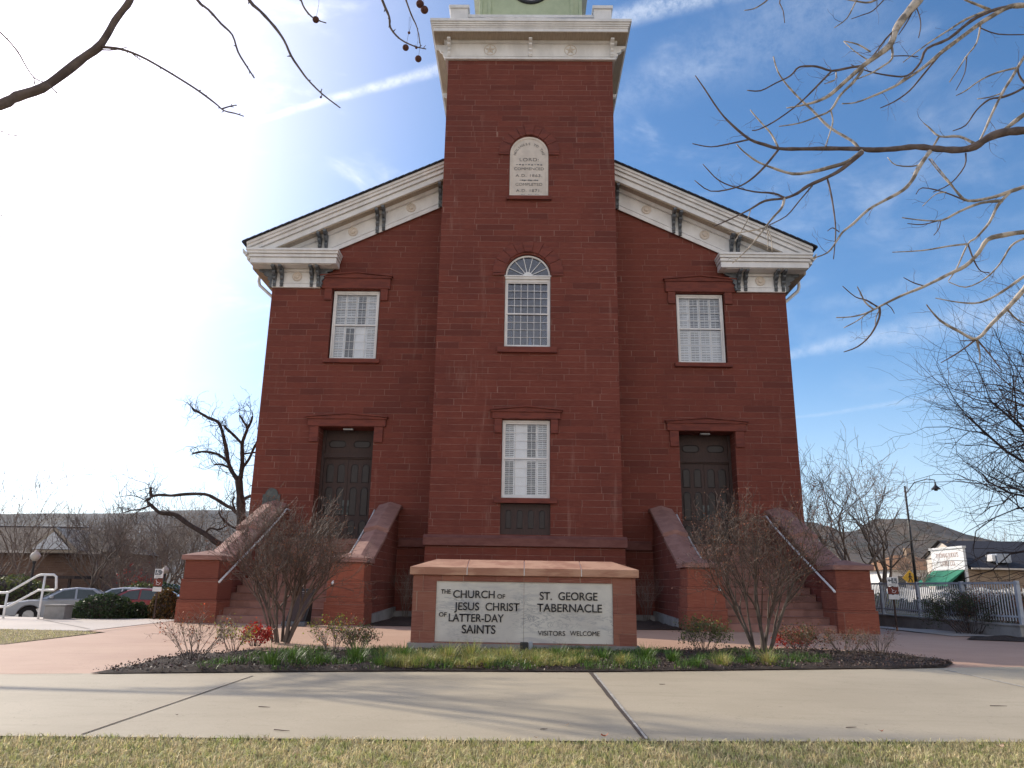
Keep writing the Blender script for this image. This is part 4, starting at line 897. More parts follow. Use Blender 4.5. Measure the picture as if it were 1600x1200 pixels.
def stem_shrub(name, x, y, H, spread, label, cat='shrub', group=None, seed=1, stems=9, leaf=None, bark='bark', twig='twig', lv=4, wig=.12, r=.018, zb=.02, up=.07, kids=(3, 3, 3, 2), base_r=.1, rmin=.0022, L0=.5):
    random.seed(seed); t = empty(name, (x, y, 0), label, cat, group); st = MB(); cr = MB(); ends = []
    P = dict(wig=wig, up=up, lvls=lv, kids=kids, ang=(15, 42), ratio=(.5, .75), seg=4, taper=.6, rr=.62, rmin=rmin, tt=.4, t0=.25)
    for q in range(stems):
        a = 6.283*q/stems+random.uniform(-.3, .3); s_ = spread*random.uniform(.35, 1.0)
        d = Vector((math.cos(a)*s_, math.sin(a)*s_*.8, 1)).normalized(); p = Vector((x+math.cos(a)*base_r*random.random(), y+math.sin(a)*base_r*random.random(), zb)); L = H*L0*random.uniform(.8, 1.15); pts = [p]; dd = d.copy(); dd.z += .5; dd.normalize()
        for i in range(6): dd = (dd*.75+d*.3+rv(.05)).normalized(); pts.append(pts[-1]+dd*L/6)
        rr_ = r*random.uniform(.6, 1.2); rad = [rr_*(1-.5*i/6) for i in range(7)]; st.tube(pts, rad, 6, cap=False)
        for j in range(kids[0]+1):
            f = 6*(random.uniform(.45, 1) if j else 1); i = min(int(f), 5); c = pts[i].lerp(pts[i+1], f-i); e = (pts[i+1]-pts[i]).normalized(); o = e.orthogonal().normalized(); o.rotate(Matrix.Rotation(random.uniform(0, 6.28), 3, e)); an = R(random.uniform(8, 38))*(.4 if j == 0 else 1)
            limb(cr, c, e*math.cos(an)+o*math.sin(an), H*.30*random.uniform(.7, 1.15), rad[i]*.7, 1, P, ends)
    st.build('stems', bark, t, smooth=True); cr.build('branches', twig, t, normals=False)
    if leaf:
        for (mt, n, jit, sz, frac) in leaf:
            m = MB()
            for e in ends:
                if random.random() > frac: continue
                for _ in range(n): m.leaf(e+rv(jit), sz*random.uniform(.6, 1.3), .5)
            if m.f: m.build('leaves' if 'leaf' in mt else 'seed_heads', mt, t, normals=False)
    return t
def gpos(px, py): return gp(px, py)
x, y = -3.95, -10.75
stem_shrub('crape_myrtle', x, y, 2.15, .62, 'tall bare twiggy shrub with brown seed heads left of the stone sign', twig='darktwig', seed=4, stems=12, r=.027, lv=5, wig=.10, rmin=.0028, leaf=[('seed', 2, .018, .018, .55)], kids=(3, 4, 3, 3, 2), base_r=.2, up=.06)
x, y = 3.55, -11.35
stem_shrub('crape_myrtle', x, y, 2.2, .66, 'tall bare pale twiggy shrub with brown seed heads right of the stone sign', twig='darktwig', seed=9, stems=10, r=.028, lv=5, wig=.10, rmin=.0028, leaf=[('seed', 2, .018, .02, .6)], kids=(3, 4, 3, 3, 2), base_r=.22, up=.05)
gS = 'low shrubs in the front planting bed'
def low(px, py, H, sp, label, seed, leaf, stems=12, **k):
    x, y = gp(px, py); return stem_shrub('low_shrub', x, y, H, sp, label, group=gS, seed=seed, stems=stems, leaf=leaf, r=.006, lv=3, kids=(3, 3, 2), base_r=.12, rmin=.0015, L0=.55, up=.02, **k)
low(300, 1036, .58, 1.2, 'wide sparse shrub of bare twigs at the left tip of the planting bed', 21, [('seed', 1, .02, .02, .5), ('orangeleaf', 2, .02, .022, .12), ('oliveleaf', 1, .02, .02, .2)], 16, twig='twig')
low(366, 1022, .36, 1.2, 'small twiggy shrub with yellow green leaves left of the red leaved shrub', 22, [('yellowleaf', 3, .03, .022, .4), ('seed', 1, .02, .02, .4)], 12)
low(520, 1026, .50, .9, 'small upright shrub with yellow and orange leaves left of the stone sign', 23, [('yellowleaf', 3, .03, .024, .2), ('orangeleaf', 2, .03, .022, .2), ('oliveleaf', 3, .03, .022, .35)], 12)
low(560, 1024, .36, .8, 'brownish low shrub just left of the stone sign', 24, [('oliveleaf', 4, .03, .02, .7), ('seed', 2, .02, .02, .5)], 14)
low(1100, 1024, .46, .9, 'grey green upright shrub between the stone sign and the right crape myrtle', 25, [('oliveleaf', 5, .04, .026, .8), ('yellowleaf', 1, .03, .022, .15)], 16)
low(1255, 1020, .40, 1.1, 'dense brown leafed low shrub right of the red leaved plant', 26, [('oliveleaf', 3, .03, .022, .5), ('seed', 3, .03, .024, .8)], 16)
low(1320, 1026, .42, 1.2, 'sparse dry shrub with brown leaves right of the crape myrtle', 27, [('seed', 2, .03, .022, .7), ('oliveleaf', 1, .03, .022, .3)], 14)
low(1372, 1024, .40, 1.1, 'rightmost bare twiggy shrub in the planting bed', 28, [('seed', 1, .02, .02, .5)], 14)
def leafball(name, c, rx, ry, rz, n, mat, label, cat, sz, group=None, core='soil', seed=3, stem=True, flat=0):
    random.seed(seed); t = empty(name, (c[0], c[1], c[2]-rz*.9), label, cat, group); m = MB()
    for _ in range(n):
        d = rv().normalized()
        if d.z < -.35: d.z = -d.z*.3
        rr = (1-abs(random.gauss(0, .13)))*(1+.16*noise.noise(Vector((d.x*2.3+seed, d.y*2.3, d.z*2.3))))
        m.leaf((c[0]+d.x*rx*rr, c[1]+d.y*ry*rr, c[2]+d.z*rz*rr), sz*random.uniform(.6, 1.35), .6)
    m.build('foliage', mat, t, normals=False)
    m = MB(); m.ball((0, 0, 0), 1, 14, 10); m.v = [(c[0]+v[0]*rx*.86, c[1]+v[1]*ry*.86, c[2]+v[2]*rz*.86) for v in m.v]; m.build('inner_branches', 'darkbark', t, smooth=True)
    return t
def nandina(px, py, w, h, label, seed):
    x, y = gp(px, py); random.seed(seed); t = empty('nandina_shrub', (x, y, 0), label, 'shrub', 'red leaved shrubs'); m = MB(); s_ = MB()
    for k in range(26):
        a = random.uniform(0, 6.28); q = random.random()**.5*w; top = Vector((x+math.cos(a)*q, y+math.sin(a)*q, h*random.uniform(.45, 1)*(1-.35*(q/w)**2)))
        s_.tube([(x+math.cos(a)*q*.4, y+math.sin(a)*q*.4, .02), top], [.004, .002], 3, cap=False)
        for _ in range(46): m.leaf(top+rv(.045), .034*random.uniform(.6, 1.3), .32)
    s_.build('stems', 'darkbark', t, normals=False); m.build('leaves', 'redleaf', t, normals=False)
nandina(398, 1012, .20, .33, 'bright red leafed shrub left of the left crape myrtle stems', 5)
nandina(1238, 1014, .28, .27, 'orange red leafed shrub at the foot of the right crape myrtle', 6)
def tuft(x, y, h, n, mat, label, seed, cat='grass tuft', w=.006, spread=.9, br=.07, z=.03):
    random.seed(seed); m = MB()
    for _ in range(n):
        a = random.uniform(0, 6.28); L = h*random.uniform(.55, 1.15); q = br*random.random(); o = Vector((x+math.cos(a)*q, y+math.sin(a)*q, z)); dx = Vector((math.cos(a), math.sin(a), 0)); ln = random.uniform(.15, spread); sd = Vector((-dx.y, dx.x, 0))*w*random.uniform(.6, 1.2); p = []
        for k in range(5):
            t = k/4; c = o+dx*L*ln*(t**1.6)+Vector((0, 0, L*(t-.45*ln*t*t*t))); p.append((c-sd*(1-t*.85), c+sd*(1-t*.85)))
        for (a0, a1), (b0, b1) in zip(p, p[1:]): m.add([a0, a1, b1, b0], [(0, 1, 2, 3)])
    o = m.build('grass_tuft', mat, None, normals=False); return tag(o, label, cat, 'grass tufts edging the planting bed')
TU = [(425, 1046, .24, 'blade', 'broad bright green tuft at the foot of the left crape myrtle'), (455, 1040, .2, 'blade', 'green tuft right behind the broad one under the left crape myrtle'), (500, 1042, .16, 'blade', 'low green tuft between the left crape myrtle and the dense dark green one'),
      (556, 1040, .26, 'blade', 'dense dark green tuft standing left of the stone sign'), (596, 1046, .17, 'blade', 'low tuft on the bed edge just left of the stone sign corner'), (632, 1036, .20, 'blade', 'green tuft touching the left foot of the stone sign'),
      (662, 1044, .17, 'paleblade', 'straw coloured tuft on the bed edge under the word CHURCH'), (700, 1036, .22, 'paleblade', 'tall straw and green tuft under the left marble panel'), (735, 1034, .22, 'paleblade', 'tall pale tuft under the middle of the left marble panel'), (760, 1046, .14, 'paleblade', 'short orange straw tuft on the bed edge left of the floodlight'),
      (792, 1038, .20, 'paleblade', 'pale tuft directly left of the floodlight'), (838, 1044, .15, 'paleblade', 'pale fine tuft in front of the floodlight'), (872, 1034, .17, 'blade', 'dark green tuft right of the floodlight'), (905, 1040, .14, 'blade', 'small green tuft at the wide sidewalk crack'),
      (940, 1034, .16, 'blade', 'dark green tuft under VISITORS WELCOME'), (972, 1044, .15, 'paleblade', 'pale green tuft on the bed edge right of the wide crack'), (1010, 1036, .2, 'blade', 'green tuft at the right foot of the stone sign'), (1052, 1038, .15, 'blade', 'low green tuft left of the grey green shrub'),
      (1128, 1044, .17, 'paleblade', 'yellow green tuft in front of the grey green shrub'), (1088, 1046, .13, 'blade', 'smallest green tuft left of the yellow green one'), (1200, 1042, .18, 'paleblade', 'yellow green tuft at the foot of the right crape myrtle'), (1170, 1040, .14, 'blade', 'low dark tuft left of the right crape myrtle foot')]
for i, (px, py, h, mt, lb) in enumerate(TU):
    x, y = gp(px, py); tuft(x, y, h*1.25, 170, mt, lb, 100+i, br=.13 if h > .15 else .1, spread=1.0, w=.0042)
random.seed(77); bl = [gp(600+random.random()*330, 1028+random.random()*19) for _ in range(95)]
def inb(x, y): return any((x-a)**2+(y-b)**2 < .012 for a, b in bl)
blades('bed_ground_cover', 12500, (-2.4, -14.6, 1.4, -11.6), 'paleblade', .05, .15, .003, 'patchy straw and green ground cover between the tufts below the stone sign', 'ground cover', .03, .9, inb)
blades('bed_ground_cover', 10000, (-3.6, -14.9, 4.2, -11.4), 'blade', .04, .13, .003, 'thin dark green ground cover across the planting bed', 'ground cover', .03, .9, lambda x, y: inpoly(x, y, BED) and noise.noise(Vector((x*1.8, y*1.8, 3))) > .08)
for px, py, H, lb, sd in ((650, 948, 1.35, 'bare twiggy shrub in the shade beside the left side of the tower base', 31), (1000, 955, 1.3, 'bare twiggy shrub in the shade beside the right side of the tower base', 32)):
    x = -3.3 if px < 800 else 3.4
    stem_shrub('bare_shrub', x, -1.6, H, .4, lb, seed=sd, stems=9, r=.008, twig='twig', lv=3, kids=(3, 3, 2), rmin=.002)
# fallen leaves
def dead(px, py, sz, mat, label, seed, z=.03, grass=True):
    random.seed(seed); x, y = gp(px, py); n = 7; m = MB()
    for s_ in range(2): pass
    pts = []
    for i in range(10):
        a = 2*math.pi*i/10; r = sz*(1 if i % 2 == 0 else .55)*random.uniform(.8, 1.15); pts.append((x+r*math.cos(a), y+r*.7*math.sin(a), z+sz*.75*abs(math.cos(a))*random.uniform(.5, 1.2)))
    c = (x, y, z); 
    for i in range(10): m.add([c, pts[i-1], pts[i]], [(0, 1, 2)])
    tag(m.build('fallen_leaf', mat, None, normals=False), label, 'leaf', 'fallen leaves')
dead(945, 1163, .032, 'deadleaf', 'red orange curled leaf on the lawn edge by the wide sidewalk crack', 1, .045)
dead(1378, 1153, .022, 'deadleaf', 'orange brown leaf on the lawn edge towards the right', 2, .04)
dead(1565, 1180, .034, 'paleleaf', 'large pinkish pale leaf on the lawn at the far right', 3, .045)
dead(838, 1161, .018, 'paleleaf', 'small pale leaf at the lawn edge left of the red orange one', 4, .03)
dead(886, 1136, .016, 'paleleaf', 'small curled leaf lying on the sidewalk near the wide crack', 5, .012)
dead(415, 1162, .018, 'paleleaf', 'narrow whitish leaf at the left lawn edge', 6, .03)
dead(276, 1120, .014, 'joint', 'dark curled leaf on the left sidewalk slab', 7, .012)
for i, (px, py, L_, lb) in enumerate(((413, 1107, .10, 'short dry twig on the left sidewalk slab'), (440, 1144, .12, 'longest dry twig near the lawn edge left of centre'), (1035, 1071, .06, 'tiny twig on the sidewalk below the sign right of the wide crack'), (1330, 1139, .09, 'dry twig near the lawn edge on the right slab'), (1560, 1105, .15, 'ragged dark twig at the far right of the sidewalk'), (850, 1142, .05, 'tiny twig left of the wide crack near the lawn'))):
    random.seed(90+i); x, y = gp(px, py); a = random.uniform(-.4, .4); P = [Vector((x+L_*(t-.5)*math.cos(a), y+L_*(t-.5)*math.sin(a)+random.uniform(-.006, .006), .012)) for t in (0, .3, .6, 1)]
    tag(MB().tube(P, [.003, .0035, .003, .0015], 5).build('fallen_twig', 'darktwig'), lb, 'twig', 'twigs lying on the sidewalk')
# ------------------------------------------------------------------ near sycamores with traced limbs
def yfun(px, py, g): return g[0]+g[1]*math.sin(px*.0061+g[2])+g[1]*.7*math.sin(py*.009+1.3*g[2])
def traced(mb, pts, w0, w1, g, n=6, jit=0):
    P = []; 
    for i in range(len(pts)-1):                       # smooth with Catmull-Rom
        p0, p1, p2, p3 = pts[max(i-1, 0)], pts[i], pts[i+1], pts[min(i+2, len(pts)-1)]
        for k in range(3):
            t = k/3; P.append([.5*((2*p1[c])+(-p0[c]+p2[c])*t+(2*p0[c]-5*p1[c]+4*p2[c]-p3[c])*t*t+(-p0[c]+3*p1[c]-3*p2[c]+p3[c])*t**3) for c in (0, 1)])
    P.append(pts[-1]); out = []; rad = []; m = len(P)
    for i, (a, b) in enumerate(P):
        v = A(a, b, 1, yfun(a, b, g)); out.append(v); dist = (v-CAM['loc']).dot(CF)
        rad.append(.5*(w0+(w1-w0)*i/(m-1))*dist/FPX*(1+.10*math.sin(i*2.1+a)))
    mb.tube(out, rad, n, cap=True); return out, rad
def twigs(mb, pts, rad, step, L, P, seed, r=.006, ends=None, bias=None):
    random.seed(seed)
    for i in range(len(pts)-1):
        if random.random() > step: continue
        d = (pts[i+1]-pts[i]).normalized(); o = d.orthogonal().normalized(); o.rotate(Matrix.Rotation(random.uniform(0, 6.28), 3, d)); a = R(random.uniform(30, 65))
        nd = d*math.cos(a)+o*math.sin(a)
        if bias is not None: nd = (nd+bias).normalized()
        limb(mb, pts[i], nd, L*random.uniform(.4, 1), min(r, rad[i]*.6), P['lvls']-P.get('tl', 1), P, ends)
TP = dict(wig=.12, up=.05, lvls=4, kids=(3, 3, 2, 2), ang=(25, 55), ratio=(.45, .7), seg=4, taper=.55, rr=.65, rmin=.0018)
ca = lambda L, ox, oy, sc_: [(ox+a/sc_, oy+b/sc_) for a, b in L]
a_ = lambda L: ca(L, 1060, 0, 2.963); b_ = lambda L: ca(L, 1060, 280, 2.963)
syc = empty('sycamore_tree', (8.6, -13.6, 0), 'pale barked leafless sycamore whose limbs hang in from the upper right', 'tree')
g1, g2, g3, g4 = (-13.4, .5, .4), (-12.6, .6, 1.5), (-14.4, .5, 2.6), (-12.9, .5, 4.0)
BR = [
 (a_([(2100, 560), (1850, 585), (1700, 600), (1600, 605), (1500, 615), (1430, 640), (1370, 680), (1300, 695), (1200, 690), (1100, 680), (1000, 690), (900, 695), (840, 690), (700, 688), (560, 690), (465, 688), (400, 670), (330, 645), (250, 580), (190, 515), (120, 410), (78, 350)]), 15, 1.6, g1, 'd'),
 (a_([(330, 645), (240, 665), (150, 680), (65, 665)]), 3, 1.4, g1, 'd'), (a_([(465, 688), (430, 620), (390, 575), (350, 530), (333, 508)]), 3.5, 1.6, g1, 'p'), (a_([(465, 690), (400, 770), (330, 835), (260, 870), (150, 885), (75, 835)]), 3.8, 1.5, g1, 'd'),
 (a_([(840, 690), (800, 650), (700, 590), (620, 510), (560, 455), (500, 390), (460, 330), (440, 262)]), 5, 1.8, g1, 'p'), (a_([(850, 700), (780, 750), (700, 775), (620, 795), (530, 805), (430, 775), (360, 745), (300, 700), (270, 668)]), 7, 1.7, g1, 'p'),
 (a_([(850, 705), (760, 780), (690, 820), (600, 860), (550, 895), (490, 918), (400, 930), (330, 970), (260, 1005), (165, 1048)]), 7, 1.8, g1, 'd'),
 (b_([(490, 88), (480, 130), (440, 175), (400, 225), (350, 290), (300, 345), (250, 388)]), 4.2, 1.6, g1, 'p'), (b_([(400, 225), (330, 240), (270, 248), (228, 245)]), 2.2, 1.3, g1, 'p'), (b_([(490, 85), (440, 65), (350, 58), (240, 30), (180, 0), (140, -40), (113, -70)]), 3.2, 1.4, g1, 'd'),
 (b_([(620, 30), (560, 100), (500, 170), (420, 212)]), 2.6, 1.4, g1, 'd'), (b_([(690, 0), (705, 60), (720, 150), (728, 230), (725, 300), (718, 370)]), 3.2, 1.4, g1, 'd'), (b_([(335, 140), (315, 200), (285, 250), (262, 288)]), 1.8, 1.2, g1, 'p'), (b_([(405, 215), (415, 270), (412, 330)]), 1.7, 1.2, g1, 'p'), (b_([(410, 215), (430, 280), (434, 340)]), 1.7, 1.2, g1, 'p'),
 (a_([(1165, 700), (1110, 780), (1085, 830), (1040, 880), (950, 930), (880, 970), (810, 1035), (760, 1075), (730, 1120), (690, 1170), (615, 1198)]), 6.5, 2, g1, 'p'), (b_([(745, 245), (715, 225), (690, 240)]), 2, 1.2, g1, 'd'),
 (b_([(2100, 260), (1800, 235), (1600, 245), (1500, 260), (1430, 280), (1390, 340), (1330, 400), (1250, 440), (1140, 495), (1030, 540), (930, 590), (870, 620), (800, 637), (730, 640)]), 9, 1.7, g2, 'p'),
 (b_([(930, 590), (930, 640), (890, 720), (830, 775), (765, 800)]), 4, 1.5, g2, 'd'), (b_([(920, 590), (870, 560), (820, 545), (760, 495)]), 2.8, 1.4, g2, 'd'), (b_([(900, 600), (865, 570), (845, 530), (828, 497)]), 3, 1.5, g2, 'p'), (b_([(905, 600), (870, 625), (820, 660), (765, 688)]), 2.4, 1.3, g2, 'p'), (b_([(1140, 495), (1090, 480), (1042, 455)]), 2.4, 1.3, g2, 'd'), (b_([(935, 595), (915, 640), (912, 680)]), 2, 1.2, g2, 'p'), (b_([(960, 575), (985, 595), (1000, 622)]), 1.8, 1.1, g2, 'd'),
 (b_([(2100, 60), (1750, 330), (1600, 510), (1530, 590), (1450, 670), (1380, 740), (1300, 705), (1220, 660), (1175, 615), (1148, 580)]), 10, 1.7, g2, 'p'), (b_([(1380, 740), (1300, 800), (1215, 850)]), 3.2, 1.5, g2, 'd'), (b_([(1380, 740), (1395, 800), (1395, 850)]), 3.2, 1.6, g2, 'p'), (b_([(1380, 740), (1440, 810), (1500, 889)]), 3, 1.4, g2, 'd'), (b_([(1380, 745), (1340, 748), (1305, 747)]), 2, 1.2, g2, 'd'),
 (b_([(1520, 600), (1570, 650), (1640, 680)]), 3, 1.6, g2, 'p'),
 (a_([(1500, -420), (1250, -180), (1110, 0), (1060, 60), (1010, 130), (985, 200), (930, 250), (860, 300), (780, 370), (700, 440), (640, 470), (560, 490), (500, 500)]), 16, 1.7, g3, 'p'),
 (a_([(860, 305), (800, 312), (710, 328), (640, 308), (560, 310), (520, 350), (450, 385), (380, 420), (318, 418)]), 4.2, 1.7, g3, 'd'), (a_([(710, 328), (640, 400), (580, 460), (520, 510), (440, 565), (370, 600), (340, 603)]), 3.2, 1.6, g3, 'd'), (a_([(855, 320), (810, 380), (750, 440), (705, 510), (640, 540), (560, 570), (465, 585)]), 4.8, 1.7, g3, 'p'), (a_([(705, 510), (715, 560), (700, 620), (680, 678)]), 2.6, 1.3, g3, 'p'), (a_([(985, 205), (990, 270), (940, 310), (890, 340), (830, 365)]), 4, 1.8, g3, 'p'), (a_([(1010, 130), (960, 180), (900, 260), (850, 310)]), 3.2, 2, g3, 'd'), (a_([(890, 240), (830, 205), (765, 190)]), 2.8, 1.5, g3, 'p'), (a_([(880, 280), (820, 240), (765, 192)]), 2.2, 1.3, g3, 'p'), (a_([(730, 335), (725, 370), (675, 388)]), 2.2, 1.3, g3, 'p'),
 (a_([(1095, 20), (1115, 70), (1122, 120), (1112, 175)]), 2.2, 1.3, g3, 'd'), (a_([(1090, 40), (1060, 100), (1020, 160)]), 3, 1.4, g3, 'd'), (a_([(985, 260), (1050, 258), (1110, 262)]), 2, 1.4, g3, 'd'),
 (a_([(2000, -60), (1750, 10), (1600, 25), (1530, 32), (1450, 75), (1380, 120), (1300, 180), (1220, 240), (1150, 300), (1080, 350), (1000, 400), (900, 445), (820, 475), (758, 480)]), 10, 1.8, g4, 'p'), (a_([(1560, 28), (1450, 50), (1350, 100), (1250, 180), (1150, 225), (1120, 290), (1060, 350), (980, 350), (880, 330), (800, 300)]), 6, 1.6, g4, 'd'), (a_([(1440, 45), (1330, 90), (1250, 140), (1150, 205), (1040, 288)]), 4.2, 1.5, g4, 'p'), (a_([(1220, 240), (1130, 350), (1070, 420), (1000, 470), (935, 500)]), 3.4, 1.5, g4, 'd'), (a_([(1060, 350), (1000, 400), (920, 440)]), 2.6, 1.5, g4, 'p'),
 (a_([(1440, 45), (1380, 20), (1330, 0), (1290, -25)]), 5, 2, g4, 'p'), (a_([(1400, 110), (1380, 200), (1330, 265), (1290, 330), (1255, 380)]), 2.8, 1.4, g4, 'p'), (a_([(1335, 262), (1325, 340), (1285, 418)]), 2, 1.2, g4, 'd'), (a_([(1400, 130), (1480, 158), (1620, 160)]), 2, 1.6, g4, 'd'),
 (a_([(1800, 400), (1680, 480), (1600, 530), (1510, 600)]), 9, 6, g1, 'p'), (a_([(1700, 120), (1600, 265), (1550, 350), (1500, 430), (1450, 530), (1420, 600), (1390, 660)]), 5, 3, g1, 'p'), (a_([(1640, 380), (1565, 425), (1500, 450), (1440, 460), (1380, 510), (1330, 580), (1270, 606)]), 4.5, 1.5, g1, 'd'), (a_([(1500, 430), (1440, 450), (1383, 458)]), 2.4, 1.4, g1, 'p'), (a_([(1575, 312), (1480, 335), (1400, 370), (1330, 420), (1285, 443)]), 3.4, 1.4, g1, 'p'), (a_([(1370, 665), (1300, 632), (1210, 632), (1160, 590), (1135, 570)]), 5, 1.6, g1, 'p'), (a_([(1640, 420), (1590, 370), (1572, 318), (1600, 260)]), 4, 2, g1, 'd'),
 (a_([(1205, 635), (1160, 710), (1110, 765), (1010, 765), (968, 728)]), 3.2, 1.3, g1, 'p'), (a_([(1160, 735), (1210, 800), (1270, 870)]), 2.4, 1.4, g1, 'p'), (a_([(1330, 710), (1325, 770), (1260, 850), (1180, 889)]), 2.6, 1.4, g1, 'd'),
 (b_([(2000, -160), (1750, -20), (1600, 35), (1540, 55), (1450, 85), (1340, 100), (1290, 60), (1260, 20), (1220, -30), (1170, -95)]), 8, 1.6, g2, 'p'), (b_([(1500, 100), (1400, 110), (1300, 150), (1220, 190), (1130, 190), (1035, 178)]), 5, 1.5, g2, 'p'), (b_([(1540, 55), (1480, 120), (1440, 200), (1380, 270), (1340, 300), (1290, 410), (1250, 470)]), 5, 1.6, g2, 'p'), (b_([(1700, 250), (1600, 275), (1540, 310), (1490, 390), (1420, 460), (1330, 500), (1250, 475)]), 4, 1.5, g2, 'p'), (b_([(1335, 300), (1250, 310), (1130, 330), (990, 338)]), 3.2, 1.4, g2, 'p'), (b_([(1340, 300), (1370, 380), (1400, 425), (1440, 432)]), 2.6, 1.3, g2, 'd'),
 (b_([(1750, 350), (1600, 450), (1500, 520), (1400, 570), (1300, 570), (1190, 550)]), 5.5, 1.5, g2, 'p'), (b_([(1210, 190), (1130, 210), (1060, 205)]), 2.2, 1.2, g2, 'd'), (b_([(1215, 190), (1205, 230), (1182, 260)]), 1.6, 1.1, g2, 'd'), (b_([(1330, 100), (1230, 60), (1130, 40), (1100, 70)]), 2.6, 1.3, g2, 'd'), (b_([(1240, 60), (1190, 70), (1130, 125)]), 2.2, 1.2, g2, 'p'),
 (a_([(545, -40), (470, 0), (485, 50), (492, 105)]), 2.4, 1.3, g3, 'd'), (a_([(440, -30), (400, 10), (350, 40), (305, 48)]), 2.8, 1.3, g3, 'p'), (a_([(850, -40), (820, 10), (780, 85), (722, 128)]), 3, 1.3, g3, 'p'), (a_([(960, -30), (890, 10), (820, 5), (700, -20)]), 4, 2, g3, 'p'), (a_([(955, -5), (900, 50), (850, 70), (800, 88)]), 2.2, 1.2, g3, 'd'),
]
mp, md, mt_ = MB(), MB(), MB()
for i, (pts, w0, w1, g, k) in enumerate(BR):
    o, rd = traced(mp if k == 'p' else md, pts, w0, w1, g, 7)
    twigs(mt_, o, rd, .13, .28, dict(TP, lvls=4, tl=2 if i % 3 == 0 else 1), 300+i, .004)
mp.build('pale_limbs', 'sycbark', syc, smooth=True); md.build('dark_limbs', 'sycdark', syc, smooth=True); mt_.build('twigs', 'sycdark', syc, normals=False)
m = MB(); 
def link(m, p, q, r0, r1, n=8, sag=.3):
    p, q = Vector(p), Vector(q); P = [p.lerp(q, t/6)+Vector((0, 0, sag*math.sin(math.pi*t/6))) for t in range(7)]; m.tube(P, [r0+(r1-r0)*t/6 for t in range(7)], n)
m.tube([(8.6, -13.6, -.2), (8.65, -13.6, 1.2), (8.55, -13.5, 2.6), (8.6, -13.3, 4.2)], [.34, .26, .23, .20], 12)
for pts, w0 in ((BR[0][0][0], .06), ): pass
def startpt(i): a, b = BR[i][0][0]; return A(a, b, 1, yfun(a, b, BR[i][3]))
idx = [i for i, q in enumerate(BR) if q[0][0][0] > 1640 or (q[0][0][1] < -60)]
for i in idx: link(m, (8.58, -13.35, 3.9), startpt(i), .11, .5*BR[i][1]*((startpt(i)-CAM['loc']).dot(CF))/FPX)
m.build('trunk', 'sycbark', syc, smooth=True)
# tree on the upper left
syl = empty('sycamore_tree', (-6.0, -18.9, 0), 'leafless sycamore whose limbs and hanging seed balls enter at the upper left', 'tree')
t_ = lambda L: ca(L, 0, 0, 2.286); gl = (-18.9, .18, .7); gl2 = (-19.3, .12, 2.0)
TB = [(t_([(-500, 520), (-200, 430), (0, 375), (60, 345), (150, 315), (230, 260), (300, 205), (350, 170), (385, 120), (410, 75), (440, 35), (465, 0), (520, -120), (640, -260), (860, -330), (1100, -330)]), 17, 7, gl),
      (t_([(365, 168), (430, 175), (500, 200), (570, 238), (640, 280), (710, 325), (770, 370), (800, 395), (840, 405), (870, 415)]), 4.5, 1.8, gl), (t_([(795, 388), (820, 380), (845, 375)]), 2.4, 1.4, gl), (t_([(620, -260), (660, -100), (705, 0), (745, 35), (790, 85), (830, 125), (850, 185), (880, 235), (908, 278)]), 5, 2, gl),
      (t_([(760, -310), (830, -120), (890, 0), (930, 40), (980, 95), (1015, 145), (1040, 200), (1070, 245), (1100, 285), (1150, 335), (1215, 385)]), 6, 2, gl), (t_([(1145, 330), (1150, 318)]), 2, 1.4, gl), (t_([(-300, -100), (-100, 30), (0, 115), (60, 180), (95, 240), (125, 280), (170, 300), (205, 335)]), 3, 1.4, gl2), (t_([(120, 275), (125, 300)]), 2, 1, gl2),
      (t_([(950, -330), (1040, -120), (1075, 0), (1095, 40), (1125, 68), (1165, 82)]), 4, 1.6, gl), (t_([(1100, -330), (1300, -180), (1365, 0), (1390, 60), (1395, 100), (1430, 140), (1480, 165), (1522, 175)]), 5, 1.6, gl), (t_([(1300, -180), (1420, -90), (1450, 0), (1470, 55), (1490, 100), (1502, 165)]), 4, 1.4, gl),
      (t_([(365, 178), (410, 178), (458, 167)]), 2.2, 1.2, gl), (t_([(470, 190), (490, 205), (502, 212)]), 1.8, 1.2, gl)]
m = MB(); m2 = MB()
for i, (pts, w0, w1, g) in enumerate(TB):
    o, rd = traced(m, pts, w0, w1, g, 8); random.seed(40+i)
    for j in range(2, len(o)-1):                     # bud spurs
        if random.random() < .55: d = (o[j+1]-o[j]).normalized(); q = (d*.7+rv(.5)).normalized()*random.uniform(.012, .035); m2.tube([o[j], o[j]+q], [rd[j]*.7+.001, .0016], 4)
m.build('limbs', 'sycdark', syl, smooth=True); m2.build('buds', 'sycdark', syl, normals=False)
for (cx, cy, r), top in (((1128, 70, 12), (1140, -40)), ((1500, 14, 14), (1490, -60)), ((1516, 35, 14), (1500, -30)), ((1449, 170, 11.5), (1462, 60)), ((1494, 210, 12), (1497, 120)), ((1461, 117, 5), (1466, 60)), ((1487, 170, 5), (1490, 120)), ((1146, 347, 4), (1148, 325))):
    px, py = cx/2.286, cy/2.286; c = A(px, py, 1, yfun(px, py, gl)); rr = r/2.286*((c-CAM['loc']).dot(CF))/FPX
    m = MB(); m.ball(c, rr, 16, 12); m.build('seed_ball', 'fruit', syl, smooth=True)
    a2, b2 = top[0]/2.286, top[1]/2.286; tp = A(a2, b2, 1, yfun(a2, b2, gl)); m = MB(); m.tube([tp, tp.lerp(c, .5)+Vector((.01, 0, 0)), c], .0012, 4); m.build('stalk', 'sycdark', syl)
